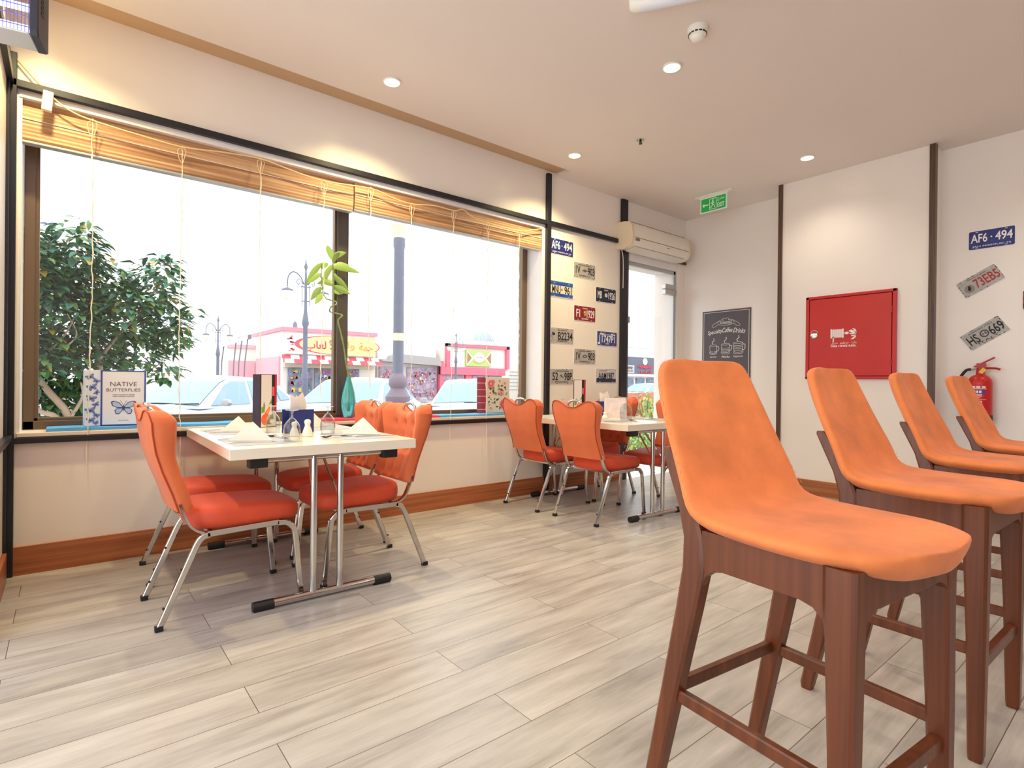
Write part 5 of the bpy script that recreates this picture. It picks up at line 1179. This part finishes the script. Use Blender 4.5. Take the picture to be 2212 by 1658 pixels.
for x0, x1 in ((6.66, 7.6), (7.68, 8.45), (8.55, 9.55)):
    f_ = MB().at(T0).box(x0, x1, 21.92, 21.99, .2, 1.56).build('shop_window', mat('shop_interior', (120, 132, 150), .4, noise=.5, nscale=5), r, smooth=0)
    gd = MB().at(T0); cs_ = [(226, 120, 120), (240, 190, 90), (110, 190, 180), (130, 150, 210), (236, 236, 240), (200, 110, 180)]
    for k in range(46):
        col = rn.choice(cs_); gd.use(mat('goods_%d_%d' % (col[0], col[2]), col, .6)); x = rn.uniform(x0+.05, x1-.15); z = rn.choice((.35, .62, .9, 1.15, 1.36))+rn.uniform(-.03, .03); s_ = rn.uniform(.05, .12)
        gd.box(x, x+s_, 21.86, 21.92, z, z+s_*rn.uniform(.6, 1.5))
    gd.build('window_goods', None, f_, smooth=0)
MB().at(T0).box(6.50, 10.2, 21.85, 22.0, 1.57, 1.76).build('shutter_box', mat('shutter_beige', (224, 210, 190), .6), r, smooth=0)
MB().at(T0).lathe([(0, 0), (.10, 0), (.08, .22), (.0, .30)], (7.02, 22.3, 3.12), 12).build('roof_lamp', iron, r)

# grey shop between
r = empty('gift_shop', (12, 22, GZ)); tag(r, 'low pale shop with a rounded grey canopy and colourful goods, behind the big lamp post', 'building')
T0 = Matrix.Translation((-12, -22, -GZ))
MB().at(T0).box(10.5, 13.45, 22.2, 30, GZ, 2.75).build('wall', shopw, r, smooth=0)
MB().at(T0 @ frame((1, 0, 0), (0, 0, 1), (0, -1, 0), (0, 22.2, 0))).prism([(10.5, 1.93), (13.45, 1.81), (13.45, 1.88), (13.42, 1.92), (13.35, 2.10), (13.15, 2.18), (11.25, 2.28), (11.0, 2.20), (10.9, 2.02), (10.5, 2.02)], 0, .5).build('canopy', mat('canopy_grey', (172, 168, 168), .6), r, smooth=0)
for x0, x1 in ((10.55, 11.55), (11.9, 13.45)):
    f_ = MB().at(T0).box(x0, x1, 22.1, 22.2, .25, 1.72).build('shop_window', mat('shop_interior_mauve', (176, 160, 180), .4, noise=.4, nscale=6), r, smooth=0)
    gd = MB().at(T0)
    for k in range(90):
        col = rn.choice([(186, 110, 150), (226, 130, 120), (120, 130, 170), (240, 226, 220), (226, 160, 90), (140, 90, 130), (200, 120, 160)]); gd.use(mat('goods_%d_%d' % (col[0], col[2]), col, .6)); x = rn.uniform(x0+.04, x1-.1); z = rn.uniform(.35, 1.5); s_ = rn.uniform(.03, .08)
        gd.box(x, x+s_, 22.04, 22.1, z, z+s_*rn.uniform(.6, 1.5))
    gd.build('window_goods', None, f_, smooth=0)

# red framed shop with a dome behind
r = empty('red_framed_shop', (15.5, 22, GZ)); tag(r, 'white fronted shop framed in red with a green sign, behind the white car', 'building')
T0 = Matrix.Translation((-15.5, -22, -GZ)); rs = mat('hazed_shop_red', (234, 112, 134), .6)  # red paled towards pink in place of haze
MB().at(T0).box(13.7, 17.75, 22.05, 30, GZ, 2.9).build('wall', shopw, r, smooth=0)
MB().at(T0).box(13.85, 17.65, 21.9, 22.06, 2.76, 2.9).box(13.85, 14.05, 21.9, 22.06, 1.75, 2.9).box(17.45, 17.65, 21.9, 22.06, 1.75, 2.9).box(13.5, 17.3, 21.8, 22.06, 1.42, 1.78).box(13.5, 13.7, 21.9, 22.2, .2, 2.05).box(14.95, 15.3, 21.9, 22.06, .2, 1.5).build('frame_band', rs, r, smooth=0)
sg = MB().at(T0).box(14.98, 16.50, 21.92, 22.04, 1.86, 2.64).build('sign_board', mat('sign_green_pale', (176, 206, 120), .5), r, smooth=0)
b = MB().at(T0 @ frame((1, 0, 0), (0, 0, 1), (0, -1, 0), (15.74, 21.915, 2.25)))
b.use(mat('sign_white', (246, 244, 240), .5)).prism(ellipse(.30, .25, 24, 0, .04), 0, .01).prism([(-.74, -.37), (-.3, 0), (-.74, .37)], 0, .005).prism([(.74, -.37), (.74, .37), (.3, 0)], 0, .005)
b.use(mat('sign_brown', (170, 120, 80), .5)).prism([(-.72, -.3), (-.45, 0), (-.72, .3)], .005, .01).prism([(.72, -.3), (.72, .3), (.45, 0)], .005, .01)
b.use(mat('sign_rose', (226, 80, 104), .5)); text_into(b, '\uFEEA\uFEF4\uFEEB\uFEED', 0, .04, .36, .12, z=.012, depth=.005); b.use(mat('sign_gold', (220, 180, 90), .5)).prism([(-.34, -.12), (0, -.2), (.34, -.12), (.34, -.17), (0, -.26), (-.34, -.17)], .01, .015)
b.build('sign_artwork', None, sg, smooth=0)
for x0, x1 in ((13.75, 14.9), (15.4, 16.3), (16.4, 17.2)): MB().at(T0).box(x0, x1, 21.98, 22.05, .2, 1.40).build('shop_window', mat('shop_interior_mauve', (176, 160, 180), .4, noise=.4, nscale=6), r, smooth=0)
r = empty('domed_building', (22.7, 30, GZ)); tag(r, 'pale building with a blue grey ribbed dome behind the red framed shop', 'building')
T0 = Matrix.Translation((-22.7, -30, -GZ))
MB().at(T0).box(20.8, 25.6, 30, 34, GZ, 3.7).box(21.2, 24.2, 29.8, 33, 3.6, 3.85).build('wall', mat('pale_stone', (228, 222, 214), .8), r, smooth=0)
MB().lathe([(.80*math.cos(t), .85*math.sin(t)) for t in [PI/2*i/8 for i in range(9)]], (0, 1.2, 3.84-GZ), 20).build('dome', mat('dome_blue_grey', (160, 172, 186), .5), r)
db = MB()
for k in range(10):
    a = 2*PI*k/10; db.tube([(.81*math.cos(t)*math.cos(a), 1.2+.81*math.cos(t)*math.sin(a), 3.84-GZ+.86*math.sin(t)) for t in [PI/2*i/8 for i in range(9)]], .02, 5)
db.build('dome_rib', mat('dome_rib_white', (236, 236, 236), .6), r)
wb2 = MB().at(T0)
for k in range(6): wb2.box(23.9+.02, 25.3, 29.94, 29.99, .6+.0+k*.25, .62+k*.25)
wb2.build('window_grille', mat('grille_grey', (170, 170, 172), .6), r, smooth=0)
# white pergola frame left of the toy shop
r = empty('gantry_frame', (4.7, 22, GZ)); tag(r, 'white sloping gantry with dark props beside the toy shop', 'gantry')
T0 = Matrix.Translation((-4.7, -22, -GZ)); dk = mat('prop_grey', (120, 118, 126), .6)
MB().at(T0).loft([[(4.25, 21.9, 2.20), (4.25, 22.1, 2.20), (4.25, 22.1, 2.30), (4.25, 21.9, 2.30)], [(5.2, 21.9, 2.58), (5.2, 22.1, 2.58), (5.2, 22.1, 2.72), (5.2, 21.9, 2.72)]]).box(4.3, 5.3, 22.4, 22.5, GZ, 1.0).build('beam', mat('white_beam', (232, 230, 230), .6), r, smooth=0)
for xa, xb in ((4.42, 4.35), (4.82, 4.75), (5.02, 4.92), (5.22, 5.12)): MB().at(T0).tube([(xa, 22, 2.25+(xa-4.25)*.38), (xb, 22, 1.7), (xb-.02, 22, 1.0)], .022, 6).box(xb-.09, xb+.06, 21.9, 22.05, GZ, 1.12).build('prop', dk, r)
MB().at(T0).box(5.20, 5.30, 21.85, 22.1, 2.58, 2.74).build('end_block', dk, r, smooth=0)
# low wall and railings far left
r = empty('railing_fence', (3.0, 24, GZ)); tag(r, 'low pale railing fence seen over the silver sedan roof', 'fence')
b = MB()
for k in range(34): b.box(-1.5+k*.07, -1.49+k*.07, -.01, .01, .9, 1.5)
b.box(-1.5, .9, -.012, .012, 1.48, 1.51).box(-1.5, .9, -.012, .012, .95, .97).build('bars', mat('pale_iron', (196, 190, 186), .6), r, smooth=0)
MB().box(-1.6, 1.0, -.05, .05, 0, .95).build('low_wall', mat('pale_stone', (228, 222, 214), .8), r, smooth=0)
# sign fronted building and planting seen through the door
r = empty('restaurant_building', (24, 24, GZ)); tag(r, 'building with a slate grey sign board in pink script, seen through the glass door', 'building')
T0 = Matrix.Translation((-24, -24, -GZ))
MB().at(T0).box(26.0, 40, 24.2, 34, GZ, 7.5).build('wall', mat('white_facade', (240, 238, 236), .7), r, smooth=0)
sg = MB().at(T0).box(28.2, 33.2, 24.0, 24.2, 1.78, 2.95).build('sign_board', mat('slate_sign', (104, 110, 126), .6), r, smooth=0)
b = MB().at(T0 @ frame((1, 0, 0), (0, 0, 1), (0, -1, 0), (31.2, 23.98, 2.3)))
b.use(mat('sign_white', (246, 244, 240), .5)).prism(ellipse(.26, .24, 24, .35, .36), 0, .02).box(-2.2, -.85, -.45, .05, 0, .02).use(mat('sign_brownish', (110, 90, 84), .5)).box(-2.1, -.95, -.38, -.02, .02, .03)
b.use(mat('script_crimson', (220, 60, 90), .5)); text_into(b, 'Alkaphin', .35, -.02, 1.6, .30, z=.02, depth=.02, shear=.3, bold=.03); text_into(b, '\uFED6\uFEF4\uFED3\uFEAE\uFEDF\uFE8D', .35, -.40, 1.5, .26, z=.02, depth=.02, bold=.02)
b.use(mat('sign_white', (246, 244, 240), .5)); text_into(b, '\uFEEA\uFEE4\uFECC\uFEC3\uFE83', -1.5, -.2, 1.0, .2, z=.03, depth=.01)
b.build('sign_lettering', None, sg, smooth=0)
MB().at(T0).box(28.0, 33.4, 23.9, 24.2, 1.60, 1.78).build('ledge', mat('white_facade', (240, 238, 236), .7), r, smooth=0)
for x0 in (28.4, 29.6, 30.8, 32.0): MB().at(T0).box(x0, x0+.9, 24.1, 24.21, GZ, 1.5).build('shop_window', mat('shop_interior', (120, 132, 150), .4, noise=.5, nscale=5), r, smooth=0)
MB().at(T0).box(29.4, 32.4, 24.15, 24.21, 3.6, 4.6).build('facade_panel', mat('facade_grey', (222, 220, 218), .7), r, smooth=0)
# shrubs by the door
sm = [mat('shrub_yellow_green', (150, 176, 76), .5), mat('shrub_green', (96, 146, 66), .5), mat('shrub_olive', (176, 180, 96), .5)]
for i, (x, y, z, h_, lab) in enumerate(((8.6, 6.4, .35, .60, 'tall yellow green shrub outside the glass door, left'), (9.6, 6.7, .35, .70, 'feathery green shrub outside the glass door, right'), (7.5, 5.9, .0, .35, 'low green shrub outside the door behind the far table'))):
    r = empty('shrub', (x, y, GZ)); tag(r, lab, 'shrub')
    b = MB(); leaves(b, [(0, 0, z-GZ, .45, .35, h_), (.15, 0, z-GZ-.3, .4, .35, h_*.6)], 900, .10, sm, random.Random(20+i), 1.2); b.build('foliage', None, r, smooth=0)
    b = MB()
    for k in range(9): b.tube([(random.uniform(-.1, .1), random.uniform(-.1, .1), 0), (random.uniform(-.35, .35), random.uniform(-.2, .2), z-GZ+h_*.6)], .008, 5)
    b.build('stem', mat('shrub_stem', (120, 104, 70), .8), r)
tag(MB().box(12, 24, 12.0, 12.3, GZ, .75).build('planter_wall', mat('terracotta_planter', (206, 120, 96), .8, noise=.15, nscale=6), smooth=0), 'orange brick planter wall far outside the glass door', 'planter')
bpy.data.objects.remove(_fo)
